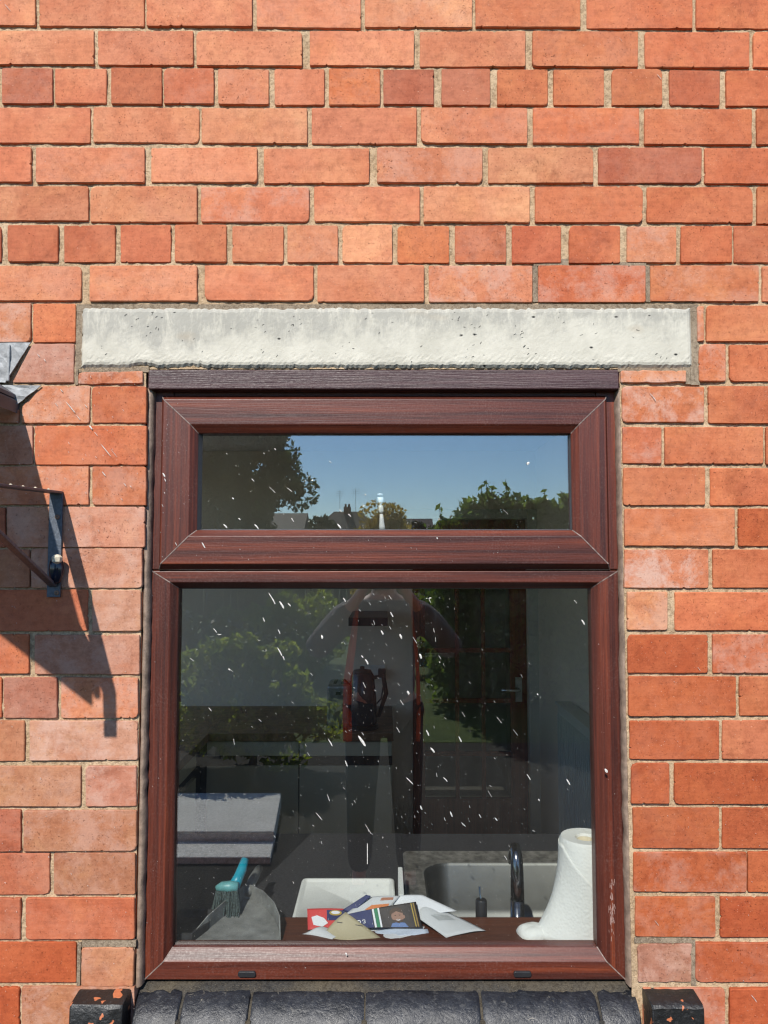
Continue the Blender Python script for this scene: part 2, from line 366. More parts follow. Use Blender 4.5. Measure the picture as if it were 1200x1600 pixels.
def brick_shape(poly, name='brick', mat=None, color=(.5, .2, .1), alpha=1.0, depth=.075, proud=0.0, ragged=1.0, parent=wall, chip=.10):
    """poly: world (x,z) corners, clockwise or not; real brick with worn arrises"""
    n = len(poly); pts = []
    cxm = sum(p[0] for p in poly) / n; czm = sum(p[1] for p in poly) / n
    for i in range(n):
        a = Vector(poly[i - 1]); b = Vector(poly[i]); c = Vector(poly[(i + 1) % n])
        u = (a - b); lu = u.length; u.normalize(); v = (c - b); lv = v.length; v.normalize()
        r = random.uniform(.0012, .0045) if random.random() > chip else random.uniform(.006, .013)
        r = min(r, lu * .3, lv * .3)
        pts.append(b + u * r)
        if r > .002: pts.append(b + (u + v) * r * .3)
        pts.append(b + v * r * random.uniform(.7, 1.2))
        k = max(1, int(lv / .017))
        nv = Vector((-v.y, v.x))
        for j in range(1, k):
            d_ = lv * (j + random.uniform(-.3, .3)) / k; g_ = random.gauss(0, .00028 * ragged)
            if random.random() < .07 and .012 < d_ < lv - .012:
                w_ = random.uniform(.0025, .0055); pts += [b + v * (d_ - w_) + nv * g_, b + v * d_ + nv * (g_ - random.uniform(.0014, .0034)), b + v * (d_ + w_ * .8) + nv * g_]
            else: pts.append(b + v * d_ + nv * g_)
    e = random.uniform(.0007, .0016); yf = -random.uniform(0, .0018) - proud; tx = random.gauss(0, .006); tz = random.gauss(0, .008)
    wd = max(p.x for p in pts) - min(p.x for p in pts); hd = max(p.y for p in pts) - min(p.y for p in pts)
    cx, cz = (max(p.x for p in pts) + min(p.x for p in pts)) / 2, (max(p.y for p in pts) + min(p.y for p in pts)) / 2
    kx, kz = (wd - 2 * e) / wd, (hd - 2 * e) / hd
    ring0 = [(p.x - cx, depth, p.y - cz) for p in pts]
    ring1 = [(p.x - cx, yf + .0014 + (p.x - cx) * tx + (p.y - cz) * tz, p.y - cz) for p in pts]
    ring2 = [((p.x - cx) * kx, yf + (p.x - cx) * tx + (p.y - cz) * tz, (p.y - cz) * kz) for p in pts]
    m = len(pts); fs = []
    for i in range(m):
        j = (i + 1) % m; fs += [(i, j, m + j, m + i), (m + i, m + j, 2 * m + j, 2 * m + i)]
    fs.append(tuple(range(2 * m, 3 * m)))
    o = obj(name, ring0 + ring1 + ring2, fs, mat or M['brick'], parent, loc=Vector((cx, 0, cz)) - Vector(parent.location)); fix(o)
    o.color = (*color, alpha); return o

def s2l(c): return tuple(((v / 255) / 12.92 if v / 255 <= .04045 else ((v / 255 + .055) / 1.055) ** 2.4) for v in c)
TINTS = {'s': (.59, .222, .116), 'o': (.54, .165, .074), 'r': (.49, .150, .072), 'd': (.44, .140, .075), 'p': (.51, .235, .150), 'b': (.43, .185, .100), 'y': (.56, .190, .075), 'v': (.41, .175, .115), 'f': (.45, .112, .042), 'g': (.41, .10, .038)}
def tint(k):
    c = TINTS[k]; j = random.gauss(0, .05); h = random.gauss(0, .05)
    return tuple(max(.01, c[i] * (1 + j + (h if i else 0))) for i in range(3))
ENDS = []
def row(name, yl, yr, spans, depth=.075):
    """yl/yr: (top, bottom) photo rows at the left and right picture edges; spans: (x0,x1,tint[,alpha])"""
    xs_ = [v for q in spans for v in q[:2]]
    for side, xe in ((-1, min(xs_)), (1, max(xs_))):
        if xe < 0 or xe > 1200: y_ = yl if side < 0 else yr; ENDS.append((side, P(xe, y_[0]).x, P(600, y_[0]).z, P(600, y_[1]).z))
    def yy(x, k): t = x / 1200; return yl[k] * (1 - t) + yr[k] * t
    for s in spans:
        x0, x1, k = s[:3]; al = s[3] if len(s) > 3 else random.choice((1, 1, .95, .85))
        jt, jb = random.gauss(0, .5), random.gauss(0, .5)
        c = [P(x0, yy(x0, 0) + jt), P(x1, yy(x1, 0) + jt + random.gauss(0, .4)), P(x1, yy(x1, 1) + jb), P(x0, yy(x0, 1) + jb + random.gauss(0, .4))]
        brick_shape([(p.x, p.z) for p in c], color=tint(k), alpha=al, depth=depth)

row('A', (-15, 40), (-11, 46), [(-110, 55, 's'), (61, 225, 's'), (229, 394, 's'), (401, 564, 's'), (570, 738, 's', .8), (743, 907, 'o'), (917, 1082, 'o'), (1088, 1254, 'o')])
row('B', (48, 102), (50, 106), [(-20, 147, 's'), (153, 302, 's'), (307, 472, 's'), (484, 647, 's'), (656, 821, 's'), (832, 997, 'o', .9), (1008, 1171, 'o'), (1177, 1342, 'o')])
row('C', (106, 162), (110, 166), [(-82, -3, 's'), (3, 82, 'd'), (86, 166, 's'), (174, 253, 'r'), (256, 334, 'r'), (341, 420, 's'), (429, 507, 's'), (514, 594, 'y'), (599, 678, 'd'), (690, 766, 'd'), (777, 856, 'o'), (865, 944, 'o'), (956, 1035, 'o'), (1046, 1125, 'r'), (1135, 1215, 'o')])
row('D', (168, 223), (170, 226), [(-25, 141, 's'), (146, 311, 's'), (315, 480, 's'), (487, 651, 's'), (658, 824, 's'), (833, 999, 'o'), (1007, 1175, 'o'), (1182, 1348, 'o')])
row('E', (230, 285), (231, 287), [(-117, 49, 's'), (56, 226, 's'), (236, 402, 's'), (412, 577, 's'), (589, 754, 's', .7), (763, 927, 's'), (935, 1096, 'd', .9), (1101, 1268, 'o')])
row('F', (291, 346), (292, 349), [(-28, 138, 's'), (141, 308, 's'), (314, 483, 's', .6), (491, 656, 's'), (662, 828, 's'), (836, 1004, 'o'), (1011, 1176, 'o'), (1183, 1350, 'o')])
row('G', (352, 409), (353, 411), [(-78, 2, 'r'), (12, 91, 'r'), (100, 180, 'r'), (188, 267, 'r'), (273, 354, 'r'), (363, 443, 's'), (449, 528, 's'), (535, 613, 's'), (621, 702, 'y'), (711, 791, 'r'), (800, 877, 'r'), (889, 969, 'o'), (980, 1057, 's', .6), (1064, 1144, 'o'), (1147, 1227, 'r')])
row('H', (414, 471), (415, 472), [(-40, 127, 's'), (140, 308, 's'), (320, 490, 's'), (496, 663, 's'), (670, 832, 's', .5), (841, 1009, 'o', .6), (1016, 1185, 'o', .7), (1191, 1355, 's')])
def L_(t, b, *sp): row('x', (t, b), (t, b), sp)
L_(475, 535, (-120, 48, 's', .4), (52, 118, 'o'))
L_(665, 726, (-30, 51, 'p', .5), (54, 229, 'o', .9)); L_(729, 789, (-30, 139, 's', .6), (144, 228, 'r', .7))
L_(792, 855, (-70, 8, 'd'), (11, 226, 'p', .5)); L_(858, 918, (-120, 46, 'b'), (49, 222, 'p', .4)); L_(922, 986, (-40, 137, 'r'), (144, 220, 'p', .5))
L_(991, 1053, (-120, 45, 'o'), (54, 218, 'p', .6)); L_(1058, 1122, (-84, 2, 'o'), (5, 89, 'v', .8), (95, 216, 's', .5)); L_(1126, 1189, (-130, 38, 'b'), (46, 215, 'p', .3))
L_(1197, 1260, (-44, 126, 'b', .7), (134, 213, 'p', .4)); L_(1266, 1330, (-140, 33, 'd'), (37, 213, 'b', .6)); L_(1333, 1399, (-96, 77, 'd'), (84, 211, 'b', .7))
L_(1404, 1468, (-140, 32, 'r'), (40, 210, 'r', .9)); L_(1473, 1535, (-60, 119, 'f')); L_(1542, 1607, (-145, 30, 'f'), (34, 210, 'b', .5)); L_(1613, 1678, (-60, 112, 'f'), (119, 205, 'r'))
# right-hand side of the window
L_(477, 534, (1104, 1274, 'o')); L_(539, 596, (1092, 1134, 'o', .5), (1140, 1312, 'o')); L_(603, 661, (972, 1100, 'o', .3), (1107, 1277, 'o'))
L_(667, 725, (973, 1034, 'r', .6), (1039, 1193, 'o'), (1197, 1370, 'o')); L_(731, 789, (974, 1102, 'o'), (1110, 1280, 'o')); L_(795, 854, (976, 1148, 'o'), (1154, 1326, 'f'))
L_(859, 919, (976, 1107, 's', .1), (1114, 1286, 'o')); L_(925, 985, (980, 1043, 's', .6), (1055, 1228, 'o')); L_(991, 1053, (981, 1106, 'f'), (1114, 1286, 'o', .6))
L_(1057, 1119, (982, 1150, 'f'), (1156, 1328, 'o')); L_(1126, 1187, (984, 1124, 'f'), (1129, 1302, 'r')); L_(1193, 1256, (986, 1046, 'f'), (1054, 1228, 'f'))
L_(1263, 1326, (989, 1124, 'g'), (1129, 1304, 'g')); L_(1331, 1395, (990, 1167, 'f', .7), (1169, 1344, 'f')); L_(1402, 1465, (993, 1118, 'f', .8), (1126, 1300, 'g'))
L_(1473, 1536, (1087, 1262, 'g')); L_(1544, 1608, (1005, 1133, 'r', .6), (1140, 1318, 'f')); L_(1614, 1679, (1010, 1096, 'g'), (1103, 1280, 'g'))
# cut, patched and smeared bricks
def pb(pts, k, al, label=None, **kw):
    o = brick_shape([(P(x, y).x, P(x, y).z) for x, y in pts], color=tint(k), alpha=al, **kw)
    if label: o['label'] = label
    return o
pb([(51, 537), (116, 537), (115, 598), (19, 598)], 'v', .5, 'brick cut on a slant beside the lead flashing')
pb([(66, 603), (141, 603), (139, 661), (34, 661), (35, 634)], 's', .4, 'brick with its corner cut away under the lead flashing')
pb([(-130, 604), (-20, 604), (29, 640), (29, 661), (-130, 661)], 's', .5)
pb([(144, 604), (229, 604), (228, 661), (144, 661)], 'o', .9)
pb([(122, 582), (223, 580), (223, 599), (122, 600)], 's', .2, 'thin brick slip under the left end of the lintel', ragged=2.5)
pb([(970, 579), (1072, 579), (1072, 597), (970, 598)], 's', .2, 'thin brick slip under the right end of the lintel', ragged=2.5)
pb([(1089, 479), (1100, 478), (1100, 533), (1090, 534)], 's', .3, 'narrow sliver of brick beside the right end of the lintel', ragged=2)
pb([(127, 1481), (210, 1480), (208, 1541), (127, 1541)], 'b', .7, 'brown weathered brick smeared with cement at the sill', ragged=3, chip=.6)
pb([(996, 1476), (1081, 1475), (1080, 1534), (997, 1535)], 'v', .5, 'dull brown brick smeared with cement at the sill', ragged=2.5, chip=.5)

# brickwork going on beyond the picture (one mass)
far = MB()
def far_brick(x0, x1, z0, z1):
    e = .002; y = -random.uniform(0, .0015)
    vs = [(x, yy_, z) for yy_, q in ((.05, 0), (y + .002, 0), (y, e)) for x, z in ((x0 + q, z0 + q), (x1 - q, z0 + q), (x1 - q, z1 - q), (x0 + q, z1 - q))]
    far.add(vs, [(0, 1, 5, 4), (1, 2, 6, 5), (2, 3, 7, 6), (3, 0, 4, 7), (4, 5, 9, 8), (5, 6, 10, 9), (6, 7, 11, 10), (7, 4, 8, 11), (8, 9, 10, 11)])
hc = .0838; xl_edge, xr_edge = P(-145, 800).x, P(1375, 800).x
ENDS += [(-1, P(8, 540).x, P(600, 537).z, P(600, 598).z), (-1, P(-134, 604).x, P(600, 604).z, P(600, 661).z)]
for side, xe, zt_, zb_ in ENDS:
    x = xe; first = True
    while abs(x) < (WXR if side > 0 else -WXL) - .05:
        ln = random.choice((.222, .222, .108)); g_ = .011
        xa, xb = (x + g_, x + g_ + ln) if side > 0 else (x - g_ - ln, x - g_)
        far_brick(max(xa, WXL + .004), min(xb, WXR - .004), zb_, zt_); x += side * (ln + g_)
def course(z0):
    x = WXL + .006 - random.choice((0, .115)); 
    while x < WXR - .02: far_brick(max(x, WXL + .005), min(x + .222, WXR - .005), z0, z0 + .075); x += .234
z = P(600, 1688).z - .079
while z > WZB + .02: course(z); z -= hc
z = P(600, -20).z + .006
while z < WZT - .1: course(z); z += hc
fb = far.build('surrounding_bricks', M['brick_far'], wall); stuff(fb); fb.color = (.5, .165, .08, 1)

# smooth brown pointing round the lintel: a flush band
def band(x0, y0, x1, y1, y=.0012):
    a, b = P(x0, y1), P(x1, y0); MB().box((a.x, y, a.z), (b.x, .02, b.z)).build('cement_pointing', M['pointing'], wall)
band(119, 475, 1092, 486, .0018); band(117, 486.3, 129, 576, .0018); band(1080, 486.3, 1091, 601, .0018); band(117, 576.3, 122, 601); band(121, 572, 232, 581, .003); band(966, 570, 1079, 580, .003)
band(1072, 580.3, 1080, 600, .0018); band(834, 404, 888, 415, .002); band(833, 415.3, 840, 471, .002); band(1010, 415, 1015.5, 471, .002); band(940, 409, 1010, 414.7, .0022)
band(119, 1473, 126, 1541, .0015); band(1081, 1470, 1087, 1541, .002); band(127, 1470, 212, 1480, .001); band(992, 1466, 1081, 1474, .0022)

# white splashes on bricks and frame: one part, nobody could count it
def fleck(mb, x, y, ln, wd, ang, Y, dY=.0012):
    c = P(x, y, Y); sc = (Y - CAM.y) / F; ca, sa = math.cos(ang), math.sin(ang)
    ring = []
    for t, h in ((-.5, 0), (-.28, .75), (.12, 1), (.42, .6), (.5, 0), (.40, -.7), (.08, -.9), (-.32, -.6)):
        u = t * ln * sc * .80 * random.uniform(.9, 1.1); v = h * wd * .26 * sc * random.uniform(.75, 1.25)
        ring.append((c.x + u * ca + v * sa, Y - .0002, c.z - u * sa + v * ca))
    n = len(ring); vs = ring + [(c.x, Y - dY, c.z)]
    mb.add(vs, [(i, (i + 1) % n, n) for i in range(n)])
sw = MB()
for x, y, ln, wd in ((110, 636, 30, 2.5), (122, 652, 14, 2), (142, 668, 10, 5), (150, 678, 12, 1.6), (165, 703, 34, 2.6), (178, 708, 22, 1.2), (96, 610, 8, 2.5), (134, 634, 9, 2), (88, 632, 10, 1.5), (60, 555, 8, 2), (70, 563, 6, 2), (162, 740, 12, 3), (195, 757, 8, 2), (204, 760, 5, 2), (190, 780, 5, 2),
                     (1030, 120, 14, 2), (970, 62, 10, 1.3), (12, 12, 20, 1.6), (1092, 1045, 9, 1.5), (1026, 1442, 14, 1.4), (1178, 1560, 18, 2), (1050, 1240, 5, 1), (1020, 620, 22, 2)):
    fleck(sw, x, y, ln, wd, math.radians(52) if x > 300 else math.radians(50), -.0035)
for i in range(60):
    fleck(sw, random.gauss(120, 60), random.gauss(690, 90), random.uniform(1.5, 6), random.uniform(.7, 1.4), math.radians(random.gauss(55, 12)), -.0035)
for i in range(90):
    x = random.choice((random.uniform(0, 215), random.uniform(1000, 1200))); fleck(sw, x, random.uniform(900, 1590), random.uniform(1.5, 4), random.uniform(.8, 1.5), math.radians(random.gauss(60, 15)), -.0035)
stuff(sw.build('white_splatter', M['white_spot'], wall))

# ------------------------------------------------------------------ lintel
lx0, lx1, lz0, lz1 = P(127, 530).x, P(1081, 530).x, P(600, 574).z, P(600, 481).z
lint = empty('concrete_lintel', ((lx0 + lx1) / 2, 0, lz0), 'white painted concrete lintel above the window, pitted and grey stained', 'lintel')
def lintel():
    nx, nz = 240, 24; vs = []; fs = []
    top = [0.0] * (nx + 1); bot = [0.0] * (nx + 1)
    for i in range(nx + 1):
        top[i] = random.gauss(0, .0011) + .002 * math.sin(i * .21) * random.random(); bot[i] = random.gauss(0, .0010)
    for i in range(18, 30): bot[i] += .006 * math.sin((i - 18) / 12 * math.pi)
    for i in range(36, 48): bot[i] += .0045 * random.random()
    for i in range(nx + 1):
        for j in range(nz + 1):
            t = j / nz; x = lx0 + (lx1 - lx0) * i / nx; z = lz0 + bot[i] + (lz1 + top[i] - lz0 - bot[i]) * t
            e = min(i, nx - i, j, nz - j); y = -.004 + random.gauss(0, .0001) + (.007 if e == 0 else .0016 if e == 1 else 0)
            if t < .2: y += random.gauss(0, .0003)
            if i == 0: x += random.gauss(0, .001)
            vs.append((x, y, z))
    st = nz + 1
    fs = [(i * st + j, i * st + st + j, i * st + st + j + 1, i * st + j + 1) for i in range(nx) for j in range(nz)]
    bd = [i * st for i in range(nx + 1)] + [nx * st + j for j in range(1, nz + 1)] + [i * st + nz for i in range(nx - 1, -1, -1)] + [j for j in range(nz - 1, 0, -1)]
    n0 = len(vs); vs += [(vs[k][0], .10, vs[k][2]) for k in bd]; m = len(bd)
    fs += [(bd[k], n0 + k, n0 + (k + 1) % m, bd[(k + 1) % m]) for k in range(m)] + [tuple(range(n0, n0 + m))]
    b = MB(); b.add(vs, fs); o = b.build('lintel_beam', M['lintel'], lint)
    pk = MB()
    for cx, cy, k in ((215, 505, 4), (250, 495, 5), (235, 520, 6), (290, 538, 3), (395, 500, 5), (470, 503, 7), (415, 553, 3), (545, 548, 4), (590, 500, 3), (640, 545, 2), (735, 505, 7), (822, 525, 9), (815, 540, 4), (745, 550, 5), (925, 510, 3), (1000, 515, 4), (1040, 555, 3), (160, 553, 3), (700, 500, 3), (880, 495, 3)):
        for i in range(k): fleck(pk, random.gauss(cx, 14), min(565, max(488, random.gauss(cy, 9))), random.uniform(2, 7), random.uniform(1, 2.6), math.radians(random.gauss(-30, 25)), -.0042, .0004)
    stuff(pk.build('pitting', M['black'], lint))
lintel()

# ------------------------------------------------------------------ window
win = empty('window', (0, .06, P(600, 1532, .04).z), 'mahogany brown plastic window with a top casement over one large pane', 'window')
YF, YS, YG1, YG2 = .030, .013, .041, .056
def rails(x0, z0, x1, z1, LI, TI, RI, BI, names, mx, mz, weld=True, back=.03):
    """mitred frame: LI.. are lists of (inset, Y) from the outer edge inwards, the same length"""
    n = len(LI)
    def corner(k, h, v):
        x = x0 + LI[k][0] if h == 0 else x1 - RI[k][0]; z = z1 - TI[k][0] if v == 1 else z0 + BI[k][0]; return x, z
    spec = {'top': ((0, 1), (1, 1), TI, mx), 'bottom': ((0, 0), (1, 0), BI, mx), 'left': ((0, 0), (0, 1), LI, mz), 'right': ((1, 0), (1, 1), RI, mz)}
    for side, (ca, cb, pr, mat) in spec.items():
        a = [(*corner(k, *ca), pr[k][1]) for k in range(n)]; b = [(*corner(k, *cb), pr[k][1]) for k in range(n)]
        yb = max(p[1] for p in pr) + back
        a2 = [a[0][:2] + (yb,)] + a + [a[-1][:2] + (yb,)]; b2 = [b[0][:2] + (yb,)] + b + [b[-1][:2] + (yb,)]
        m = n + 2; vs = [(x, y, z) for x, z, y in a2] + [(x, y, z) for x, z, y in b2]
        fs = [(i, (i + 1) % m, m + (i + 1) % m, m + i) for i in range(m)] + [tuple(range(m))[::-1], tuple(range(m, 2 * m))]
        MB().add(vs, fs).build(names, mat, win, bevel=.0012)
    if weld:
        for h in (0, 1):
            for v in (0, 1):
                mb = MB(); pr = TI if v else BI; sd = LI if h == 0 else RI
                for k in range(n - 1):
                    (xa, za), (xb, zb) = corner(k, h, v), corner(k + 1, h, v)
                    ya, yb = min(pr[k][1], sd[k][1]), min(pr[k + 1][1], sd[k + 1][1])
                    d = Vector((xb - xa, zb - za)); 
                    if d.length < 1e-5: continue
                    nn = Vector((-d.y, d.x)).normalized() * .0011
                    q = [(xa + nn.x, ya - .0007, za + nn.y), (xb + nn.x, yb - .0007, zb + nn.y), (xb - nn.x, yb - .0007, zb - nn.y), (xa - nn.x, ya - .0007, za - nn.y)]
                    q2 = [(x, y + .004, z) for x, y, z in q]
                    mb.add(q + q2, [(0, 1, 2, 3), (0, 4, 5, 1), (1, 5, 6, 2), (2, 6, 7, 3), (3, 7, 4, 0)])
                mb.build('mitre_joint', M['weld'], win)
pxm = 1.39e-3
def pr(*a): return [(i * pxm, y) for i, y in a]
# outer frame: upper jambs and the fixed light
fx0, fx1 = -.5005, .5045
ft, fm, fbz = P(600, 606, YF).z, P(600, 891, YF).z, P(600, 1532, YF).z
rails(fx0, fbz, fx1, fm, pr((0, YF + .004), (1.5, YF), (29, YF), (40, YF + .017)), pr((0, YF + .004), (1.5, YF), (18.5, YF), (28, YF + .017)), pr((0, YF + .004), (1.5, YF), (29, YF), (40, YF + .017)), pr((0, YF + .004), (1.5, YF), (27, YF), (43, YF + .017)), 'frame_rail', M['wood_x'], M['wood_z'])
for xa, xb in ((fx0, fx0 + 30 * pxm), (fx1 - 30 * pxm, fx1)):
    MB().box((xa, YF, fm + .0015), (xb, YF + .06, ft)).build('frame_jamb', M['wood_z'], win, bevel=.002)
MB().box((fx0 + .043, YF + .002, ft - .06), (fx1 - .043, YF + .058, ft)).build('frame_head', M['wood_x'], win)
MB().box((fx0 + .043, YF + .012, fm + .0015), (fx1 - .043, YF + .058, fm + .028)).build('frame_transom', M['wood_x'], win)
# black gaskets next to the fixed pane
gx0, gx1, gz0, gz1 = P(273, 1200, YG2).x, P(933, 1200, YG2).x, P(600, 1480, YG2).z, P(600, 920, YG2).z
g0, g1, g2_, g3 = fx0 + 39.5 * pxm, fx1 - 39.5 * pxm, fbz + 42.5 * pxm, fm - 27.5 * pxm
def gasket(xa, xb, za, zb, xo0, xo1, zo0, zo1, ya, yb, mat):
    q = [(xo0, ya, zo0), (xo1, ya, zo0), (xo1, ya, zo1), (xo0, ya, zo1), (xa, yb, za), (xb, yb, za), (xb, yb, zb), (xa, yb, zb)]
    MB().add(q, [(0, 1, 5, 4), (1, 2, 6, 5), (2, 3, 7, 6), (3, 0, 4, 7)]).build('glazing_gasket', mat, win)
gasket(gx0, gx1, gz0, gz1, g0, g1, g2_, g3, YF + .0165, YG2 - .001, M['gasket'])
# opening casement at the top
sx0, sx1, sz0, sz1 = P(248, 750, YS).x, P(953, 750, YS).x, P(600, 890, YS).z, P(600, 616, YS).z
rails(sx0, sz0, sx1, sz1, pr((0, YS + .014), (5, YS), (47, YS), (58, YS + .014)), pr((0, YS + .014), (8, YS), (47, YS), (60, YS + .014)), pr((0, YS + .014), (5, YS), (46, YS), (57, YS + .014)), pr((0, YS + .014), (9, YS), (51, YS), (61, YS + .014)), 'casement_rail', M['wood_x'], M['wood_z'])
tx0, tx1, tz0, tz1 = P(316, 750, YG1).x, P(889, 750, YG1).x, P(600, 827, YG1).z, P(600, 679, YG1).z
gasket(tx0, tx1, tz0, tz1, sx0 + 57.5 * pxm, sx1 - 56.5 * pxm, sz0 + 60.5 * pxm, sz1 - 59.5 * pxm, YS + .0135, YG1 - .001, M['gasket'])
MB().box((tx0 - .012, YG1, tz0 - .012), (tx1 + .012, YG1 + .004, tz1 + .012)).build('top_glass_pane', M['glass_top'], win)
MB().box((gx0 - .012, YG2, gz0 - .012), (gx1 + .012, YG2 + .004, gz1 + .012)).build('large_glass_pane', M['glass'], win)
# head trim
a, b = P(231, 608, .003), P(967, 577.5, .003)
MB().box((a.x, .003, a.z), (b.x, .07, b.z)).build('head_trim', M['trim'], win, bevel=.0025)
a, b = P(234, 611.5, .020), P(966, 608.3, .020)
MB().box((a.x, .020, a.z), (b.x, .062, b.z)).build('head_trim_lip', M['wood_x'], win)
# sealant beads, with a lumpy edge
for side in (0, 1):
    mb = MB(); n = 60; vs = []
    for i in range(n + 1):
        t = i / n; z = fbz - .004 + (ft - fbz) * t; xo = (OPL + .001 if side == 0 else OPR - .001); xi = (fx0 + .002 if side == 0 else fx1 - .002)
        xi += random.gauss(0, .0007) * 1.5
        vs += [(xo, .009 + random.gauss(0, .0008), z), (xo * .3 + xi * .7, .012 + random.gauss(0, .001), z), (xi, YF - .003, z), (xi, YF + .02, z), (xo, YF + .02, z)]
    fs = [(i * 5 + j, i * 5 + (j + 1) % 5, i * 5 + 5 + (j + 1) % 5, i * 5 + 5 + j) for i in range(n) for j in range(5)]
    mb.add(vs, fs).build('sealant_bead', M['sealant'], win, smooth=True)
for px in (386, 816):
    c = P(px, 1521, YF); w_, h_ = .0185, .0058
    poly = [(c.x + sx * w_ + (-sx) * q, c.z + sz * h_ + 0) for sx, sz, q in ((-1, -1, .004), (1, -1, .004), (1, 1, .004), (-1, 1, .004))]
    poly = [(c.x - w_ + .003, c.z - h_), (c.x + w_ - .003, c.z - h_), (c.x + w_, c.z - h_ + .003), (c.x + w_, c.z + h_ - .003), (c.x + w_ - .003, c.z + h_), (c.x - w_ + .003, c.z + h_), (c.x - w_, c.z + h_ - .003), (c.x - w_, c.z - h_ + .003)]
    MB().extr(poly, 'y', YF - .005, YF + .01).build('drain_cap', M['black_cap'], win, bevel=.0012)
# splashes on the glass and the frame
sp_ = MB(); D55 = math.radians(55)
for x, y, ln, wd in ((565, 1157, 27, 7), (425, 935, 26, 4), (440, 945, 18, 6), (452, 945, 10, 4), (412, 968, 14, 3), (436, 987, 10, 3.5), (437, 1018, 18, 4.5), (443, 1028, 8, 4), (503, 995, 9, 6), (538, 937, 12, 4.5), (612, 960, 14, 3.5), (597, 988, 10, 5), (626, 994, 12, 6), (573, 1034, 14, 6), (657, 1025, 13, 7), (566, 1026, 6, 4), (648, 1000, 16, 2), (638, 1082, 8, 5), (668, 1145, 15, 4), (676, 1172, 14, 5), (516, 1160, 20, 3.5), (541, 1193, 16, 3.5), (640, 1220, 22, 3), (658, 1262, 10, 5),
                     (911, 972, 12, 5), (888, 1222, 16, 5), (899, 940, 10, 2.5), (780, 1125, 16, 2), (719, 1155, 14, 4), (724, 1116, 14, 1.6), (826, 1214, 14, 3), (842, 1250, 6, 4), (765, 1240, 20, 1.6), (805, 1144, 18, 1.4), (815, 1056, 10, 1.5), (575, 1295, 30, 2), (336, 985, 12, 3), (358, 1046, 5, 5), (328, 1108, 12, 2), (498, 1275, 20, 2), (513, 1246, 18, 2.5), (696, 1218, 12, 3), (705, 1272, 10, 4), (750, 1275, 10, 3), (775, 1280, 10, 3.5), (790, 1340, 10, 2.5), (840, 1085, 6, 4)):
    fleck(sp_, x, y, ln * random.uniform(.7, 1.1), wd, math.radians(random.gauss(57, 8)), YG2, .0016)
sp_.add([tuple(P(574 + dx, y, YG2 - .0006)) for y in (1318, 1350) for dx in (-.5, .5)], [(0, 1, 3, 2)])
for i in range(230):
    u = random.random()
    x, y = (random.gauss(600, 85), random.uniform(925, 1330)) if u < .75 else (random.uniform(280, 925), random.uniform(925, 1470))
    if not (278 < x < 926 and 924 < y < 1472): continue
    s = min(random.paretovariate(2.4), 5); fleck(sp_, x, y, 2.6 * s, .85 * s ** .5, math.radians(random.gauss(58, 18)), YG2, .001)
for i in range(900):
    x, y = random.uniform(278, 928), random.uniform(924, 1474); s = random.uniform(.45, 1.0); fleck(sp_, x, y, s * 1.3, s, math.radians(60), YG2, .0006)
for x, y, ln, wd in ((352, 822, 11, 5), (401, 823, 13, 5), (374, 811, 6, 3.5), (395, 750, 8, 3), (425, 765, 20, 2), (430, 672 + 30, 5, 3), (530, 822, 12, 5), (532, 798, 7, 3.5), (546, 805, 8, 4), (516, 722, 8, 2), (571, 773, 4, 4), (825, 724, 5, 12), (790, 800, 14, 1.5), (452, 765, 14, 2), (364, 779, 5, 4), (457, 812, 9, 3)):
    fleck(sp_, x, y, ln, wd, math.radians(random.gauss(45, 6)), YG1, .0014)
for i in range(18):
    x, y = 320 + abs(random.gauss(0, 150)), random.uniform(682, 822)
    if x < 885: s = random.uniform(.8, 2); fleck(sp_, x, y, s * 1.6, s, math.radians(random.gauss(45, 12)), YG1, .0007)
for i in range(22):
    x = random.uniform(300, 900); fleck(sp_, x, random.uniform(842, 878), random.uniform(1.2, 3), random.uniform(.6, 1.2), D55, YS, .0008)
for x, y, ln, wd in ((256, 742, 9, 5), (258, 750, 7, 3), (257, 770, 5, 2), (254, 790, 6, 2), (275, 850, 8, 2), (318, 852, 14, 4), (947, 1204, 9, 7), (683, 841, 4, 4)):
    fleck(sp_, x, y, ln, wd, math.radians(60), YS - .0005, .0012)
for i in range(70):
    x, y = random.choice(((random.gauss(256, 5), random.uniform(620, 880)), (random.uniform(260, 300), random.uniform(630, 840)), (random.gauss(948, 14), random.uniform(930, 1500)), (random.gauss(240, 8), random.uniform(930, 1500)), (random.uniform(280, 920), random.uniform(1508, 1528))))
    s = random.uniform(.5, 1.2); fleck(sp_, x, y, s * 1.8, s, math.radians(60), (YS if y < 885 else YF) - .0005, .0008)
fleck(sp_, 541, 1491, 7, 5, 1.2, YF - .001, .002)
stuff(sp_.build('white_splatter', M['white_spot'], win))
M['scuff'] = simple('pale_scuff', (.30, .19, .16), .8, var=.5, scale=300)
sc_ = MB()
for i in range(40): fleck(sc_, random.gauss(956, 2.5), random.triangular(1365, 1475, 1430), random.uniform(6, 16), random.uniform(1, 3), math.radians(random.gauss(88, 8)), YF - .0005, .0005)
stuff(sc_.build('paint_scuff', M['scuff'], win))

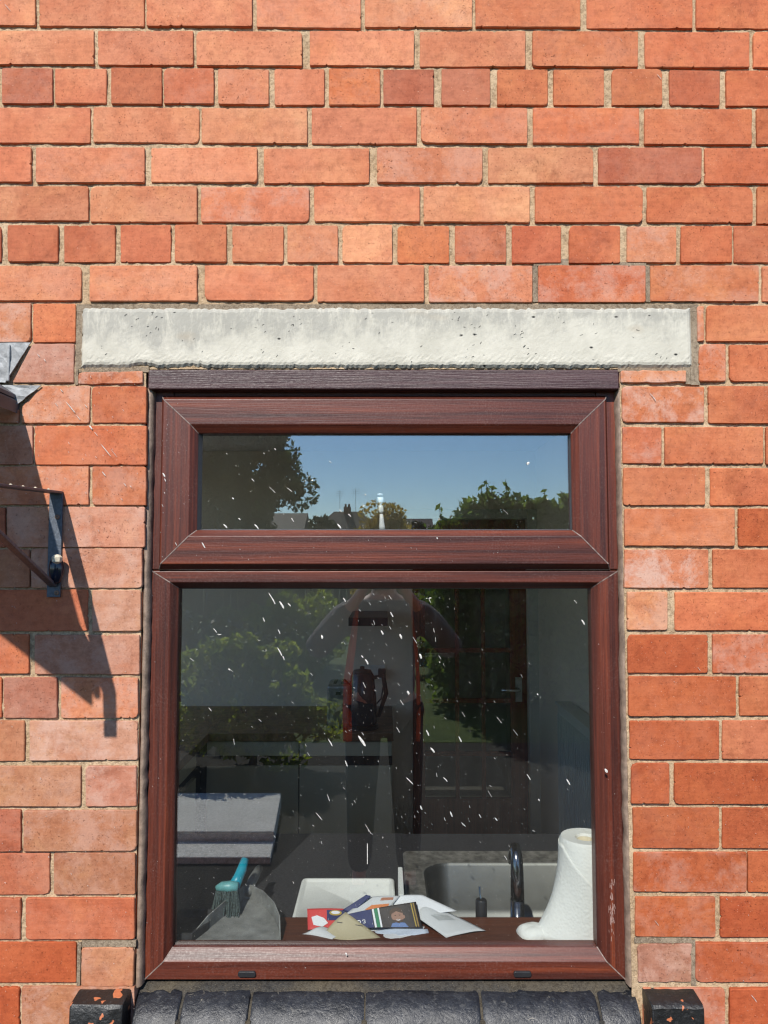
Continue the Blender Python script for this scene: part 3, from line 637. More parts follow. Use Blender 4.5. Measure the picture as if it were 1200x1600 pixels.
# ------------------------------------------------------------------ sill of black bullnose bricks
zst = P(600, 1534, .045).z
sill = empty('brick_sill', (0, -.02, zst - .14), 'black painted bullnose brick sill under the window, chipped and weathered', 'sill')
def sill_brick(x0, x1, prof, mat, skew=0.0, label=None):
    n = len(prof); mb = MB(); k = 10; vs = []
    for i in range(k + 1):
        t = (0, .012, .035, .2, .35, .5, .65, .8, .965, .988, 1)[i]; e = .0022 if i in (0, k) else .0008 if i in (1, k - 1) else 0
        for (y, z) in prof:
            x = x0 + (x1 - x0) * t; fr = max(0, min(1, (.02 - y) / .07)); x += skew * fr
            vs.append((x, y + e * .8 + random.gauss(0, .0007), zst + z - e * .7 + random.gauss(0, .0007)))
    fs = [(i * n + j, i * n + (j + 1) % n, (i + 1) * n + (j + 1) % n, (i + 1) * n + j) for i in range(k) for j in range(n)] + [tuple(range(n))[::-1], tuple(range(k * n, k * n + n))]
    o = mb.add(vs, fs).build('brick', mat, sill, smooth=True, angle=math.radians(28))
    if label: o['label'] = label
PC = [(.05, -.005), (.024, -.0055), (.008, -.008), (-.010, -.0165), (-.026, -.030), (-.038, -.046), (-.044, -.066), (-.047, -.09), (-.047, -.16), (.05, -.16)]
xq = lambda px, y=1575, Y=-.03: P(px, y, Y).x
for x0, x1 in ((206, 276), (281, 386), (390, 568), (571, 752), (756, 938), (943, 1003)):
    sill_brick(xq(x0), xq(x1), PC, M['sill_black'], random.gauss(0, .0015))
ze = P(150, 1544, 0).z - zst; zf = P(150, 1566, -.05).z - zst
PE = [(.02, ze), (-.01, ze - .002), (-.036, ze - .006), (-.044, ze - .009), (-.0475, ze - .014), (-.049, ze - .05), (-.050, ze - .14), (.02, ze - .14)]
sill_brick(P(126, 1550).x, P(206, 1550).x, PE, M['sill_end'], -.004, 'end brick of the sill with red chips in its black gloss paint')
sill_brick(P(1004, 1550).x, P(1083, 1550).x, PE, M['sill_end2'], .003, 'end brick of the sill with two red chips in its black paint')
# mortar fillet between sill and frame, ragged
mb = MB(); n = 120; vs = []
for i in range(n + 1):
    x = OPL + .004 + (OPR - OPL - .008) * i / n; q = random.gauss(0, .001)
    vs += [(x, .052, zst + .006), (x, .036 + q * .4, zst + .002 + q * .6), (x, .026 + q, zst - .003 + q), (x, .014 + 2 * q, zst - .0095 + q * .5), (x, .0, zst - .03), (x, .052, zst - .03)]
fs = [(i * 6 + j, i * 6 + (j + 1) % 6, i * 6 + 6 + (j + 1) % 6, i * 6 + 6 + j) for i in range(n) for j in range(6)]
mb.add(vs, fs).build('mortar_fillet', M['fillet'], sill, smooth=True)
for px in (278, 387.5, 569, 754, 940): # joints, set back
    MB().box((xq(px) - .005, -.034, zst - .16), (xq(px) + .005, .02, zst - .036)).build('mortar_joint', M['fillet'], sill)
    MB().extr([(y_, zst + z_) for y_, z_ in ((.03, -.009), (.006, -.015), (-.008, -.021), (-.021, -.033), (-.031, -.048), (.03, -.06))], 'x', xq(px) - .004, xq(px) + .004).build('mortar_joint', M['fillet'], sill)
MB().box((OPL - .02, -.02, zst - .24), (OPR + .02, .26, zst - .165)).build('mortar_bedding', M['fillet'], sill)
MB().box((OPL - .002, .055, zst - .164), (OPR + .002, .262, zst - .055)).build('mortar_backing', M['fillet'], sill)

# ------------------------------------------------------------------ lead flashing on the wall and the porch roof it belongs to
fl = empty('lead_flashing', (P(30, 600).x, 0, P(30, 640).z), 'grey stepped lead flashing let into the brick joints beside the porch roof', 'flashing')
def lead(pts, y0, y1):
    c = [P(x, y) for x, y in pts]; n = 8
    vs = []
    a, b, d, e = c      # top-left, top-right, bottom-right, bottom-left
    for i in range(n + 1):
        for j in range(n + 1):
            u, v = i / n, j / n; p = (a * (1 - u) + b * u) * (1 - v) + (e * (1 - u) + d * u) * v
            p.y = y0 + (y1 - y0) * v + random.gauss(0, .0011); vs.append(p)
    m = n + 1; fs = [(i * m + j, i * m + m + j, i * m + m + j + 1, i * m + j + 1) for i in range(n) for j in range(n)]
    o = MB().add(vs, fs).build('lead_step', M['lead'], fl); md = o.modifiers.new('s', 'SOLIDIFY'); md.thickness = .0025; md.offset = 0
lead([(-40, 537), (49, 536), (11, 599), (-40, 599)], -.003, -.007); lead([(-60, 602), (66, 603), (22, 640), (-60, 612)], -.004, -.012)
lead([(-130, 475), (-20, 475), (-52, 534), (-130, 534)], -.004, -.008)
MB().box((P(15, 600).x - .003, -.0105, P(15, 597).z), (P(15, 600).x + .003, -.004, P(15, 540).z)).build('lead_fold', M['lead'], fl, bevel=.002)

porch = empty('porch_canopy', (-1.45, -.33, P(20, 642).z), 'gabled porch canopy out of frame, throwing its pointed shadow beside the bracket', 'canopy')
PROJ = .655; ev = P(27, 646); ex, ez = ev.x, ev.z; SL = .75; HW = .66
M['slate'] = simple('slate_tile', (.10, .10, .11), .6, 0, .3, 20, .3); M['darkwood'] = simple('dark_timber', (.045, .028, .02), .6, 0, .4, 60, .3)
t_ = .035
MB().extr([(ex, ez), (ex - HW, ez + HW * SL), (ex - HW, ez + HW * SL + t_ * 1.25), (ex + .004, ez + t_ * .7)], 'y', -PROJ, .004).build('roof_slope', M['slate'], porch)
MB().extr([(ex - 2 * HW, ez), (ex - HW, ez + HW * SL), (ex - HW, ez + HW * SL + t_ * 1.25), (ex - 2 * HW - .004, ez + t_ * .7)], 'y', -PROJ, .004).build('roof_slope', M['slate'], porch)
for s_ in (0, 1):
    for r_ in range(8):
        d0, d1 = r_ * HW / 8, (r_ + 1) * HW / 8 + .02
        xa, xb = (ex - d0, ex - d1) if s_ == 0 else (ex - 2 * HW + d0, ex - 2 * HW + d1)
        for q in range(3):
            y0 = -PROJ - .004 + q * .22; base = t_ * .75
            MB().add([(xa, y0, ez + d0 * SL + base + .012), (xb, y0, ez + d1 * SL + base + .004), (xb, y0 + .216, ez + d1 * SL + base + .004), (xa, y0 + .216, ez + d0 * SL + base + .012),
                      (xa, y0, ez + d0 * SL + base + .004), (xb, y0, ez + d1 * SL + base - .004), (xb, y0 + .216, ez + d1 * SL + base - .004), (xa, y0 + .216, ez + d0 * SL + base + .004)],
                     [(0, 1, 2, 3), (7, 6, 5, 4), (0, 4, 5, 1), (1, 5, 6, 2), (2, 6, 7, 3), (3, 7, 4, 0)]).build('slate', M['slate'], porch)
MB().extr([(ex + .006, ez - .02), (ex + .018, ez - .02), (ex + .018, ez + .028), (ex + .006, ez + .028)], 'y', -PROJ - .005, -PROJ + .07).build('fascia_end', M['darkwood'], porch)
for s_ in (1, -1):
    xm = ex - HW; MB().extr([(xm + s_ * HW, ez - .03), (xm, ez + HW * SL - .03), (xm, ez + HW * SL + .05), (xm + s_ * HW, ez + .05)], 'y', -PROJ - .012, -PROJ + .006).build('barge_board', M['darkwood'], porch)
    MB().box((xm + s_ * (HW - .16) - .03, -.06, ez - .75), (xm + s_ * (HW - .16) + .03, -.002, ez + .02)).build('wall_post', M['darkwood'], porch) if s_ < 0 else None

# ------------------------------------------------------------------ hanging basket bracket
br = empty('hanging_bracket', (P(88, 935).x, -.004, P(88, 935).z), 'rusty grey iron hanging basket bracket screwed to the wall with no basket', 'bracket')
bx0, bx1 = P(77, 850).x, P(98, 850).x; bt, bb = P(90, 768).z, P(90, 936).z; AL = .455; bxm = (bx0 + bx1) / 2; hw_ = (bx1 - bx0) / 2
MB().box((bx0, -.007, bb + .004), (bx1, -.0015, bt)).build('wall_plate', M['iron'], br, bevel=.0015)
MB().add([(bx0, -.0065, bt - .005), (bx1, -.0065, bt - .005), (bx1, -AL, bt - .022), (bx0, -AL, bt - .022), (bx0, -.0065, bt), (bx1, -.0065, bt), (bx1, -AL, bt - .017), (bx0, -AL, bt - .017)],
         [(0, 1, 2, 3), (7, 6, 5, 4), (0, 4, 5, 1), (1, 5, 6, 2), (2, 6, 7, 3), (3, 7, 4, 0)]).build('arm', M['iron'], br, bevel=.001)
z1, z2 = P(88, 912).z, bt - .030
MB().add([(bxm - .008, -.009, z1), (bxm + .008, -.009, z1), (bxm + .008, -AL + .03, z2 + .012), (bxm - .008, -AL + .03, z2 + .012), (bxm - .008, -.009, z1 - .007), (bxm + .008, -.009, z1 - .007), (bxm + .008, -AL + .03, z2 + .004), (bxm - .008, -AL + .03, z2 + .004)],
         [(0, 1, 2, 3), (7, 6, 5, 4), (0, 4, 5, 1), (1, 5, 6, 2), (2, 6, 7, 3), (3, 7, 4, 0)]).build('brace', M['iron'], br, bevel=.001)
MB().add([(bx0, -AL - .004, bt - .018), (bx1, -AL - .004, bt - .018), (bx1 + .004, -AL + .003, bt - .115), (bx0 + .006, -AL + .003, bt - .115), (bx0, -AL, bt - .018), (bx1, -AL, bt - .018), (bx1 + .004, -AL + .008, bt - .115), (bx0 + .006, -AL + .008, bt - .115)],
         [(0, 1, 2, 3), (7, 6, 5, 4), (0, 4, 5, 1), (1, 5, 6, 2), (2, 6, 7, 3), (3, 7, 4, 0)]).build('hook', M['iron'], br, bevel=.001)
for px, py in ((92, 808), (91, 926)):
    c = P(px, py); s1 = MB().lathe((0, 0, 0), [(.001, 0), (.0052, 0), (.0052, .0016), (.003, .0028), (.0012, .0028)], 14)
    s1.v = [(c.x + x, -.0068 - z, c.z + y) for x, y, z in s1.v]; so_ = s1.build('screw', M['rust'], br)
    s2 = MB().box((c.x - .0012, -.0101, c.z - .0012), (c.x + .0012, -.0094, c.z + .0012)); s2.build('screw_socket', M['black_cap'], so_)
kn = MB(); c = P(88, 890, -.016)
kn.lathe((0, 0, 0), [(.004, -.030), (.010, -.026), (.0145, -.012), (.0155, .002), (.014, .016), (.009, .024), (.003, .0265)], 18); kn.v = [(c.x + x, c.y + y * .8, c.z + z) for x, y, z in kn.v]
M['gloss_navy'] = simple('glossy_navy', (.012, .016, .030), .12)
kn.build('scroll_knob', M['gloss_navy'], br, smooth=True)
wb = MB()
for t in (.08, .22, .34, .48, .7): wb.lathe((bxm + random.uniform(-.006, .006), -.02 - t * .4, bt - .002 - t * .016), [(.001, -.003), (.004, -.001), (.0035, .003), (.001, .005)], 7)
c = P(88, 873, -.028); wb.lathe((c.x, c.y + .004, c.z), [(.002, -.012), (.010, -.006), (.011, .003), (.006, .008), (.001, .009)], 9)
stuff(wb.build('cobweb_tufts', M['cream'], br))

# ================================================================== THE KITCHEN BEHIND THE GLASS
ZS = P(600, 1480, YG2).z - .006; ZF, ZW = ZS - .90, ZS - .035
def YZ(py, z):          # depth at which photo row py meets height z
    cy = (800 - py) / F; return CAM.y + (z - CAM.z) / ((sp + cy * cp) / (cp - cy * sp))
RX0, RX1, RY0, RY1, RZ1 = -1.95, .93, .272, YZ(1103, ZW - .01), 2.28; print('RY1', RY1)
M['plaster'] = simple('grey_white_plaster', (.82, .75, .63), .85, var=.03, scale=4); M['white_gloss'] = simple('white_gloss_paint', (.62, .64, .60), .35, var=.04); M['floor'] = simple('kitchen_floor', (.52, .46, .38), .5)
M['ceiling'] = simple('ceiling_paint', (.66, .64, .60), .9, var=.03)
structure(MB().box((RX0, RY0 + .002, ZF - .05), (RX1, RY1 + 1.3, ZF)).build('floor', M['floor']))
structure(MB().box((RX0, RY0 + .002, RZ1), (RX1, RY1 + 1.3, RZ1 + .05)).build('ceiling', M['ceiling']))
DX0, DX1 = P(645, 1100, RY1).x, P(826, 1100, RY1).x; DZ1 = 1.86
kw = MB(); X0, X1, ZA, ZB = RX0 - .06, RX0 - .002, ZF - .04, RZ1 + .04
kw.box((X0, RY0 + .002, ZA), (X1, .40, ZB)); kw.box((X0, 2.6, ZA), (X1, RY1 + 1.3, ZB)); kw.box((X0 + .001, .4, ZA), (X1 - .001, 2.6, .76)); kw.box((X0 + .001, .4, 2.2), (X1 - .001, 2.6, ZB)); kw.build('wall_left', M['plaster'])
swn = empty('added_side_window', (RX0 - .03, 1.4, .82), 'added white framed opening, unseen to the left, letting daylight into the kitchen', 'window')  # unglazed opening added out of view to brighten the kitchen
for ya_, yb_ in ((.4, .45), (1.475, 1.525), (2.55, 2.6)): MB().box((RX0 - .05, ya_, .76), (RX0 - .01, yb_, 2.2)).build('frame_post', M['white_gloss'], swn)
for za_, zb_ in ((.761, .80), (2.15, 2.199)): MB().box((RX0 - .049, .451, za_), (RX0 - .011, 2.549, zb_)).build('frame_rail', M['white_gloss'], swn)
kw = MB(); kw.box((RX1 + .002, RY0 + .002, ZF - .04), (RX1 + .06, RY1 + 1.3, RZ1 + .04)); kw.build('wall_right', M['plaster'])
kw = MB(); kw.box((RX0 + .001, RY1, ZF + .001), (DX0, RY1 + .1, RZ1 - .001)); kw.box((DX1, RY1, ZF + .001), (RX1 - .001, RY1 + .1, RZ1 - .001)); kw.box((DX0, RY1 + .001, DZ1), (DX1, RY1 + .099, RZ1 - .001)); kw.build('wall_back', M['plaster'])
kw = MB().box((RX0, RY1 + 1.25, ZF), (RX1, RY1 + 1.3, RZ1)).build('wall_hall', M['plaster'])
for o_ in ('wall_left', 'wall_right', 'wall_back', 'wall_hall'): structure(bpy.data.objects[o_])
wi = MB()      # inner lining round the opening
wi.box((OPL - .03, .10, ZS - .03), (OPL + .006, .268, OPT)); wi.box((OPR - .006, .10, ZS - .03), (OPR + .03, .268, OPT)); wi.box((OPL, .105, OPT - .02), (OPR, .267, OPT))
structure(wi.build('wall_reveal', M['plaster']))
M['sillboard'] = mat_wood('dark_sill_board', 'x', (.085, .026, .014), (.13, .042, .020), (.16, .055, .026), .4, .2)
ib = MB().box((OPL + .007, YG2 + .006, ZS - .022), (OPR - .007, YZ(1432, ZS), ZS)).build('window_board', M['sillboard'], bevel=.004); tag(ib, 'dark red brown window board inside, under the letters and kitchen roll', 'window board')

# units under the window: worktop with a hole for the sink
M['worktop'] = simple('speckled_grey_worktop', (.035, .035, .04), .45, var=.6, scale=160); M['cab'] = simple('sage_grey_cabinet', (.58, .56, .42), .5, var=.05, scale=3)
M['black'] = simple('black_shadow_gap', (.008, .008, .008), .6); M['brownwt'] = simple('brown_worktop', (.20, .12, .065), .45, var=.4, scale=25)
SX0, SX1, SY0, SY1 = .055, .66, .235, YZ(1330, ZW + .005)
su = empty('sink_unit', (-.3, .5, ZF), 'grey speckled worktop and base unit below the window, round the sink', 'worktop')
w1 = MB()
w1.box((RX0 + .01, .274, ZW - .038), (SX0, .86, ZW)); w1.box((SX1, .274, ZW - .038), (RX1 - .01, .86, ZW)); w1.box((SX0 + .0005, SY1 + .002, ZW - .037), (SX1 - .0005, .859, ZW - .001)); 
w1.build('worktop_board', M['worktop'], su)
MB().box((RX0 + .01, .28, ZF + .1), (SX0 - .02, .83, ZW - .04)).build('carcass', M['cab'], su); MB().box((SX1 + .02, .28, ZF + .1), (RX1 - .012, .83, ZW - .04)).build('carcass', M['cab'], su)
# sink
M['steel'] = N('brushed_steel'); _p = M['steel'].pos(); M['steel'] = M['steel'].done((.19, .195, .19), M['steel'].math('MULTIPLY_ADD', M['steel'].noise(_p, 30, 4), .08, .34), M['steel'].bump(M['steel'].noise(M['steel'].map(_p, (20, 20, 300)), 1, 3), .03, .0005), 1.0)
M['dirty_steel'] = simple('stained_steel', (.30, .29, .27), .5, .7, .5, 45, .2)
sk = empty('sink', ((SX0 + SX1) / 2, .45, ZW), 'stainless steel kitchen sink below the window, water stained', 'sink')
def rrect(x0, x1, y0, y1, r, n=6):
    out = []
    for cx, cy, a0 in ((x1 - r, y1 - r, 0), (x0 + r, y1 - r, 90), (x0 + r, y0 + r, 180), (x1 - r, y0 + r, 270)):
        for i in range(n + 1): a = math.radians(a0 + 90 * i / n); out.append((cx + r * math.cos(a), cy + r * math.sin(a)))
    return out
BX0, BX1, BY0, BY1 = .115, .60, .268, YZ(1351, ZW)
loops = [(rrect(SX0, SX1, SY0 + .0, SY1, .012), ZW + .002), (rrect(SX0 + .004, SX1 - .004, SY0 + .004, SY1 - .004, .012), ZW + .007), (rrect(SX0 + .022, SX1 - .022, SY0 + .016, SY1 - .018, .02), ZW + .003),
         (rrect(BX0 - .006, BX1 + .006, BY0 - .006, BY1 + .006, .075), ZW + .003), (rrect(BX0, BX1, BY0, BY1, .07), ZW - .004), (rrect(BX0 + .006, BX1 - .006, BY0 + .006, BY1 - .006, .068), ZW - .12), (rrect(BX0 + .03, BX1 - .03, BY0 + .03, BY1 - .03, .06), ZW - .155), (rrect(BX0 + .10, BX1 - .10, BY0 + .08, BY1 - .08, .05), ZW - .162)]
def loft(loops, name, mat, parent, smooth=True, cap=True):
    n = len(loops[0][0]); vs = [(x, y, z) for lp, z in loops for x, y in lp]
    fs = [(i * n + j, i * n + (j + 1) % n, (i + 1) * n + (j + 1) % n, (i + 1) * n + j) for i in range(len(loops) - 1) for j in range(n)]
    if cap: fs.append(tuple(range((len(loops) - 1) * n, len(loops) * n)))
    return MB().add(vs, fs).build(name, mat, parent, smooth=smooth, angle=math.radians(60))
loft(loops[:4], 'rim', M['dirty_steel'], sk, cap=False); loft(loops[3:], 'bowl', M['steel'], sk)
MB().lathe((.36, .44, ZW - .1615), [(.036, 0), (.036, .002), (.022, .0025), (.018, -.002), (.001, -.002)], 20).build('drain', M['steel'], sk)
# tap
M['chrome'] = simple('dirty_chrome', (.22, .22, .23), .16, 1.0, .4, 90)
tp = empty('tap', (P(808, 1400, .225).x, .235, ZW + .004), 'tall dark chrome mixer tap seen from behind at the sink', 'tap')
tx = P(809, 1400, .23).x; zt_ = P(809, 1330, .245).z
MB().lathe((tx, .236, ZW + .003), [(.024, 0), (.024, .01), (.017, .014), (.0165, .06)], 20).build('base', M['chrome'], tp, smooth=True)
spn = [(tx, .236, ZW + .05), (tx, .237, zt_ - .05), (tx, .241, zt_ - .022), (tx, .250, zt_ - .006), (tx, .262, zt_ + .001), (tx, .276, zt_ - .004), (tx, .290, zt_ - .022), (tx, .296, zt_ - .045)]
MB().tube(spn, [.0165, .0155, .0148, .014, .0135, .013, .0125, .012], 14).build('spout', M['chrome'], tp, smooth=True)
lx = P(752, 1410, .235).x; lv = MB().lathe((lx, .236, ZW + .003), [(.0135, 0), (.0135, .056), (.0115, .060), (.004, .062)], 16).build('lever_post', M['black_cap'], tp, smooth=True, angle=.6)
MB().tube([(lx, .236, ZW + .062), (lx - .002, .24, ZW + .075), (lx - .002, .246, ZW + .088)], [.003, .0022, .003], 8).build('pin', M['chrome'], lv)
# white board lying on the drainer, and a thin upright one
M['whitep'] = simple('white_plastic', (.78, .80, .78), .4, var=.04)
wbd = empty('draining_board', (-.1, .40, ZW + .001), 'white plastic draining board lying beside the sink, sunlit', 'draining board')
lp0 = rrect(-.218, .028, .236, .478, .014, 4)
loft([(lp0, ZW + .002), (lp0, ZW + .012), (rrect(-.215, .025, .239, .475, .012, 4), ZW + .016), (rrect(-.209, .019, .245, .469, .010, 4), ZW + .016), (rrect(-.205, .015, .249, .465, .009, 4), ZW + .011)], 'tray', M['whitep'], wbd)
wu = MB().extr(rrect(P(622, 1380, .40).x, P(629, 1380, .40).x, .25, .415, .003, 3), 'z', ZW + .001, P(625, 1356, .41).z).build('chopping_board', M['whitep'], bevel=.001); tag(wu, 'thin white chopping board standing on edge against the sink', 'chopping board')

# kitchen roll
M['paper_towel'] = N('quilted_paper'); _m = M['paper_towel']; _p = _m.pos(); _v = _m.voro(_p, 190, 'SMOOTH_F1')
M['paper_towel'] = _m.done((.80, .81, .78), .95, _m.bump(_m.math('ADD', _v.outputs['Distance'], _m.math('MULTIPLY', _m.noise(_p, 35, 4), .5)), .4, .0025), spec=.1)
kx, ky, kr = .452, .138, .058; kz1 = P(895, 1300, ky + .03).z
kr_o = empty('kitchen_roll', (kx, ky, ZS), 'white quilted kitchen roll standing on the window board with a loose sheet', 'kitchen roll')
M['card'] = simple('cardboard_core', (.62, .55, .40), .9)
rl = MB().lathe((kx, ky, ZS + .001), [(.02, 0), (kr - .003, 0), (kr, .006), (kr + .001, .10), (kr, kz1 - ZS - .006), (kr - .004, kz1 - ZS), (.024, kz1 - ZS - .002), (.021, kz1 - ZS - .006), (.020, kz1 - ZS - .07)], 40); rl.build('roll', M['paper_towel'], kr_o, smooth=True, angle=.8)
MB().lathe((kx, ky, ZS + .02), [(.0195, 0), (.0198, kz1 - ZS - .026), (.0180, kz1 - ZS - .026), (.0178, kz1 - ZS - .09)], 24).build('core', M['card'], kr_o, smooth=True)
vs = []; na, nh = 26, 22
for i in range(na + 1):
    a = math.radians(135 + 165 * i / na)            # round the left and front of the roll
    for j in range(nh + 1):
        h = j / nh; side = math.exp(-((a - math.radians(190)) / .75) ** 2)
        r = kr + .0024 + .062 * side * (1 - h) ** 2.3 + .0010 * abs(math.sin(9 * h + 5 * a)) * (1 - h)
        cut = 1.0 if a < math.radians(200) else 1.0 - .55 * (a - math.radians(200)) / math.radians(100)
        z = ZS + .001 + (kz1 - ZS - .012) * h * cut
        q_ = kr + .0022; vs.append((kx + r * math.cos(a), ky + (q_ + (r - q_) * .6) * math.sin(a), z))
fs = [(i * (nh + 1) + j, (i + 1) * (nh + 1) + j, (i + 1) * (nh + 1) + j + 1, i * (nh + 1) + j + 1) for i in range(na) for j in range(nh)]
o_ = MB().add(vs, fs).build('loose_sheet', M['paper_towel'], kr_o, smooth=True); md = o_.modifiers.new('s', 'SOLIDIFY'); md.thickness = .0008
# crumpled end of the sheet on the board
vs = []; n1, n2 = 16, 10; cx_, cy_ = P(836, 1470, .12).x, .125
for i in range(n1):
    a = 2 * math.pi * i / n1
    for j in range(n2):
        q = j / (n2 - 1); rr = (.036 + .004 * math.sin(3 * a + 1)) * math.cos(q * math.pi / 2) ** .6
        vs.append((cx_ + rr * math.cos(a) * 1.15, cy_ + rr * math.sin(a) * .8, ZS + .0005 + .020 * math.sin(q * math.pi / 2) + .0025 * math.sin(4 * a + q * 3) * q * (1 - q) * 3))
fs = [(i * n2 + j, ((i + 1) % n1) * n2 + j, ((i + 1) % n1) * n2 + j + 1, i * n2 + j + 1) for i in range(n1) for j in range(n2 - 1)]
MB().add(vs, fs).build('crumpled_corner', M['paper_towel'], kr_o, smooth=True)

# letters and leaflets: each its own thing
PAP = {}
def paper_mat(k, c, var=.05):
    if k not in PAP: PAP[k] = simple('paper_' + k, c, .6, var=var, scale=14)
    return PAP[k]
def leaf_sheet(name, corners, mat, label, bow=.0, n=10, wave=.0, th=.0008):
    """corners: four (px,py,Y) as TL,TR,BR,BL; returns object and a function u,v -> point"""
    a, b, c, d = [P(*q) for q in corners]
    nn = (b - a).cross(d - a).normalized()
    if nn.y > 0: nn = -nn
    ph = random.uniform(0, 6)
    def f(u, v, off=0.0):
        p = (a * (1 - u) + b * u) * (1 - v) + (d * (1 - u) + c * u) * v
        return p + nn * (bow * math.sin(math.pi * u) + wave * math.sin(7 * u + 4 * v + ph) + off)
    base = (a + b + c + d) / 4; base.z = min(a.z, b.z, c.z, d.z)
    e = empty(name, base, label, 'leaflet' if 'leaflet' in name else 'letter', 'post lying on the window board')
    vs = [f(i / n, j / n) for i in range(n + 1) for j in range(n + 1)]; m = n + 1
    fs = [(i * m + j, i * m + m + j, i * m + m + j + 1, i * m + j + 1) for i in range(n) for j in range(n)]
    o = MB().add(vs, fs).build('sheet', mat, e, smooth=True); md = o.modifiers.new('s', 'SOLIDIFY'); md.thickness = th; md.offset = 0
    return e, f
def printed(e, f, name, poly, mat, off=.0012):
    vs = [f(u, v, off) for u, v in poly]; n = len(vs); c = f(sum(p[0] for p in poly) / n, sum(p[1] for p in poly) / n, off)
    return MB().add(vs + [c], [(i, (i + 1) % n, n) for i in range(n)]).build(name, mat, e)
def quad(u0, v0, u1, v1, k=5):
    return [(u0 + (u1 - u0) * i / k, v0) for i in range(k)] + [(u1, v0)] + [(u1, v1)] + [(u1 + (u0 - u1) * i / k, v1) for i in range(1, k)] + [(u0, v1)]
def ell(u, v, a, b, n=18): return [(u + a * math.cos(2 * math.pi * i / n), v + b * math.sin(2 * math.pi * i / n)) for i in range(n)]
white = paper_mat('white', (.74, .76, .80)); offw = paper_mat('grey_white', (.58, .60, .62)); tan = paper_mat('buff', (.42, .37, .24)); navy = paper_mat('navy', (.022, .032, .12)); red = paper_mat('red', (.62, .06, .06))
green = paper_mat('green', (.03, .20, .10)); dark = paper_mat('dark_brown', (.045, .038, .038)); skin = paper_mat('printed_skin', (.30, .17, .125)); hair = paper_mat('printed_hair', (.07, .042, .03)); shirt = paper_mat('printed_blue', (.12, .20, .42)); orange = paper_mat('orange', (.65, .22, .08)); gold = paper_mat('gold', (.42, .30, .06)); pale = paper_mat('pale_blue', (.55, .62, .74))
leaf_sheet('letter', [(598, 1402, .205), (660, 1398, .205), (714, 1424, .175), (640, 1432, .165)], white, 'white letter at the back of the pile nearest the sink', .002, wave=.001)
e1, f1 = leaf_sheet('letter', [(632, 1418, .185), (690, 1420, .19), (759, 1455, .135), (697, 1466, .11)], offw, 'large grey white envelope spread to the right of the pile', .006, wave=.0012)
printed(e1, f1, 'address_window', quad(.30, .35, .75, .55), paper_mat('grey', (.40, .42, .43)))
leaf_sheet('letter', [(575, 1445, .165), (690, 1450, .165), (698, 1472, .10), (550, 1474, .095)], white, 'bottom white letter lying flat along the glass', .003, wave=.001)
leaf_sheet('letter', [(585, 1455, .14), (668, 1452, .14), (672, 1463, .125), (592, 1466, .115)], pale, 'small pale blue letter in front of the portrait leaflet', .004, wave=.001)
e2, f2 = leaf_sheet('leaflet', [(480, 1420, .175), (556, 1421, .180), (556, 1450, .150), (481, 1453, .135)], red, 'red leaflet with a blue logo at the left end of the pile', .003)
printed(e2, f2, 'printed_panel', quad(.40, .10, .92, .62), navy); printed(e2, f2, 'printed_logo', ell(.58, .25, .13, .14), gold, .0018); printed(e2, f2, 'printed_shape', [(.08, .42), (.2, .35), (.34, .5), (.42, .75), (.30, .92), (.12, .80)], white)
printed(e2, f2, 'printed_logo', ell(.58, .24, .09, .08), white, .0024)
e3, f3 = leaf_sheet('leaflet', [(575, 1402, .195), (625, 1400, .200), (600, 1428, .165), (540, 1428, .16)], offw, 'cream and orange folded leaflet standing behind the navy one', .003)
printed(e3, f3, 'printed_panel', [(.45, .55), (.9, .45), (.95, .7), (.7, .86), (.4, .82)], orange); printed(e3, f3, 'printed_panel', [(.5, .12), (.85, .1), (.9, .24), (.55, .3)], paper_mat('rust', (.40, .17, .10)))
leaf_sheet('letter', [(535, 1422, .17), (572, 1398, .185), (580, 1400, .185), (548, 1428, .165)], navy, 'narrow navy blue strip of post standing up behind the pile', .0)
e4, f4 = leaf_sheet('leaflet', [(540, 1429, .158), (650, 1409, .172), (660, 1450, .140), (543, 1452, .135)], dark, 'navy and brown leaflet printed with a smiling portrait and green stripe', .0045, 14)
printed(e4, f4, 'printed_panel', quad(.005, .02, .36, .98), navy); printed(e4, f4, 'printed_stripe', quad(.37, .02, .395, .98), white); printed(e4, f4, 'printed_stripe', quad(.397, .02, .445, .98), green); printed(e4, f4, 'printed_stripe', quad(.447, .02, .47, .98), white)
printed(e4, f4, 'portrait_shirt', [(.58, .98), (.61, .82), (.68, .76), (.78, .80), (.82, .98)], shirt); printed(e4, f4, 'portrait_face', ell(.70, .52, .085, .27), skin, .0018); printed(e4, f4, 'portrait_ear', ell(.787, .55, .014, .07), skin, .0016)
printed(e4, f4, 'portrait_hair', [(.60, .44), (.605, .28), (.65, .16), (.72, .13), (.77, .22), (.79, .42), (.765, .36), (.73, .30), (.67, .30), (.63, .34)], hair, .0024); printed(e4, f4, 'portrait_beard', [(.63, .66), (.70, .72), (.77, .66), (.755, .76), (.70, .82), (.645, .77)], hair, .0024)
for u in (.672, .732): printed(e4, f4, 'portrait_eye', ell(u, .48, .012, .02, 8), hair, .0024)
printed(e4, f4, 'portrait_smile', [(.675, .665), (.70, .685), (.73, .665), (.725, .70), (.70, .715), (.68, .70)], white, .0030)
printed(e4, f4, 'printed_stripe', quad(.915, .04, .93, .96), gold, .0016); printed(e4, f4, 'printed_stripe', quad(.945, .04, .965, .96), paper_mat('bronze', (.26, .17, .05)), .0016)
def ring(u, v, a, b, a2, b2, t0=0, t1=360, n=16):
    A = [math.radians(t0 + (t1 - t0) * i / n) for i in range(n + 1)]
    return [(u + a * math.cos(t), v + b * math.sin(t)) for t in A], [(u + a2 * math.cos(t), v + b2 * math.sin(t)) for t in A]
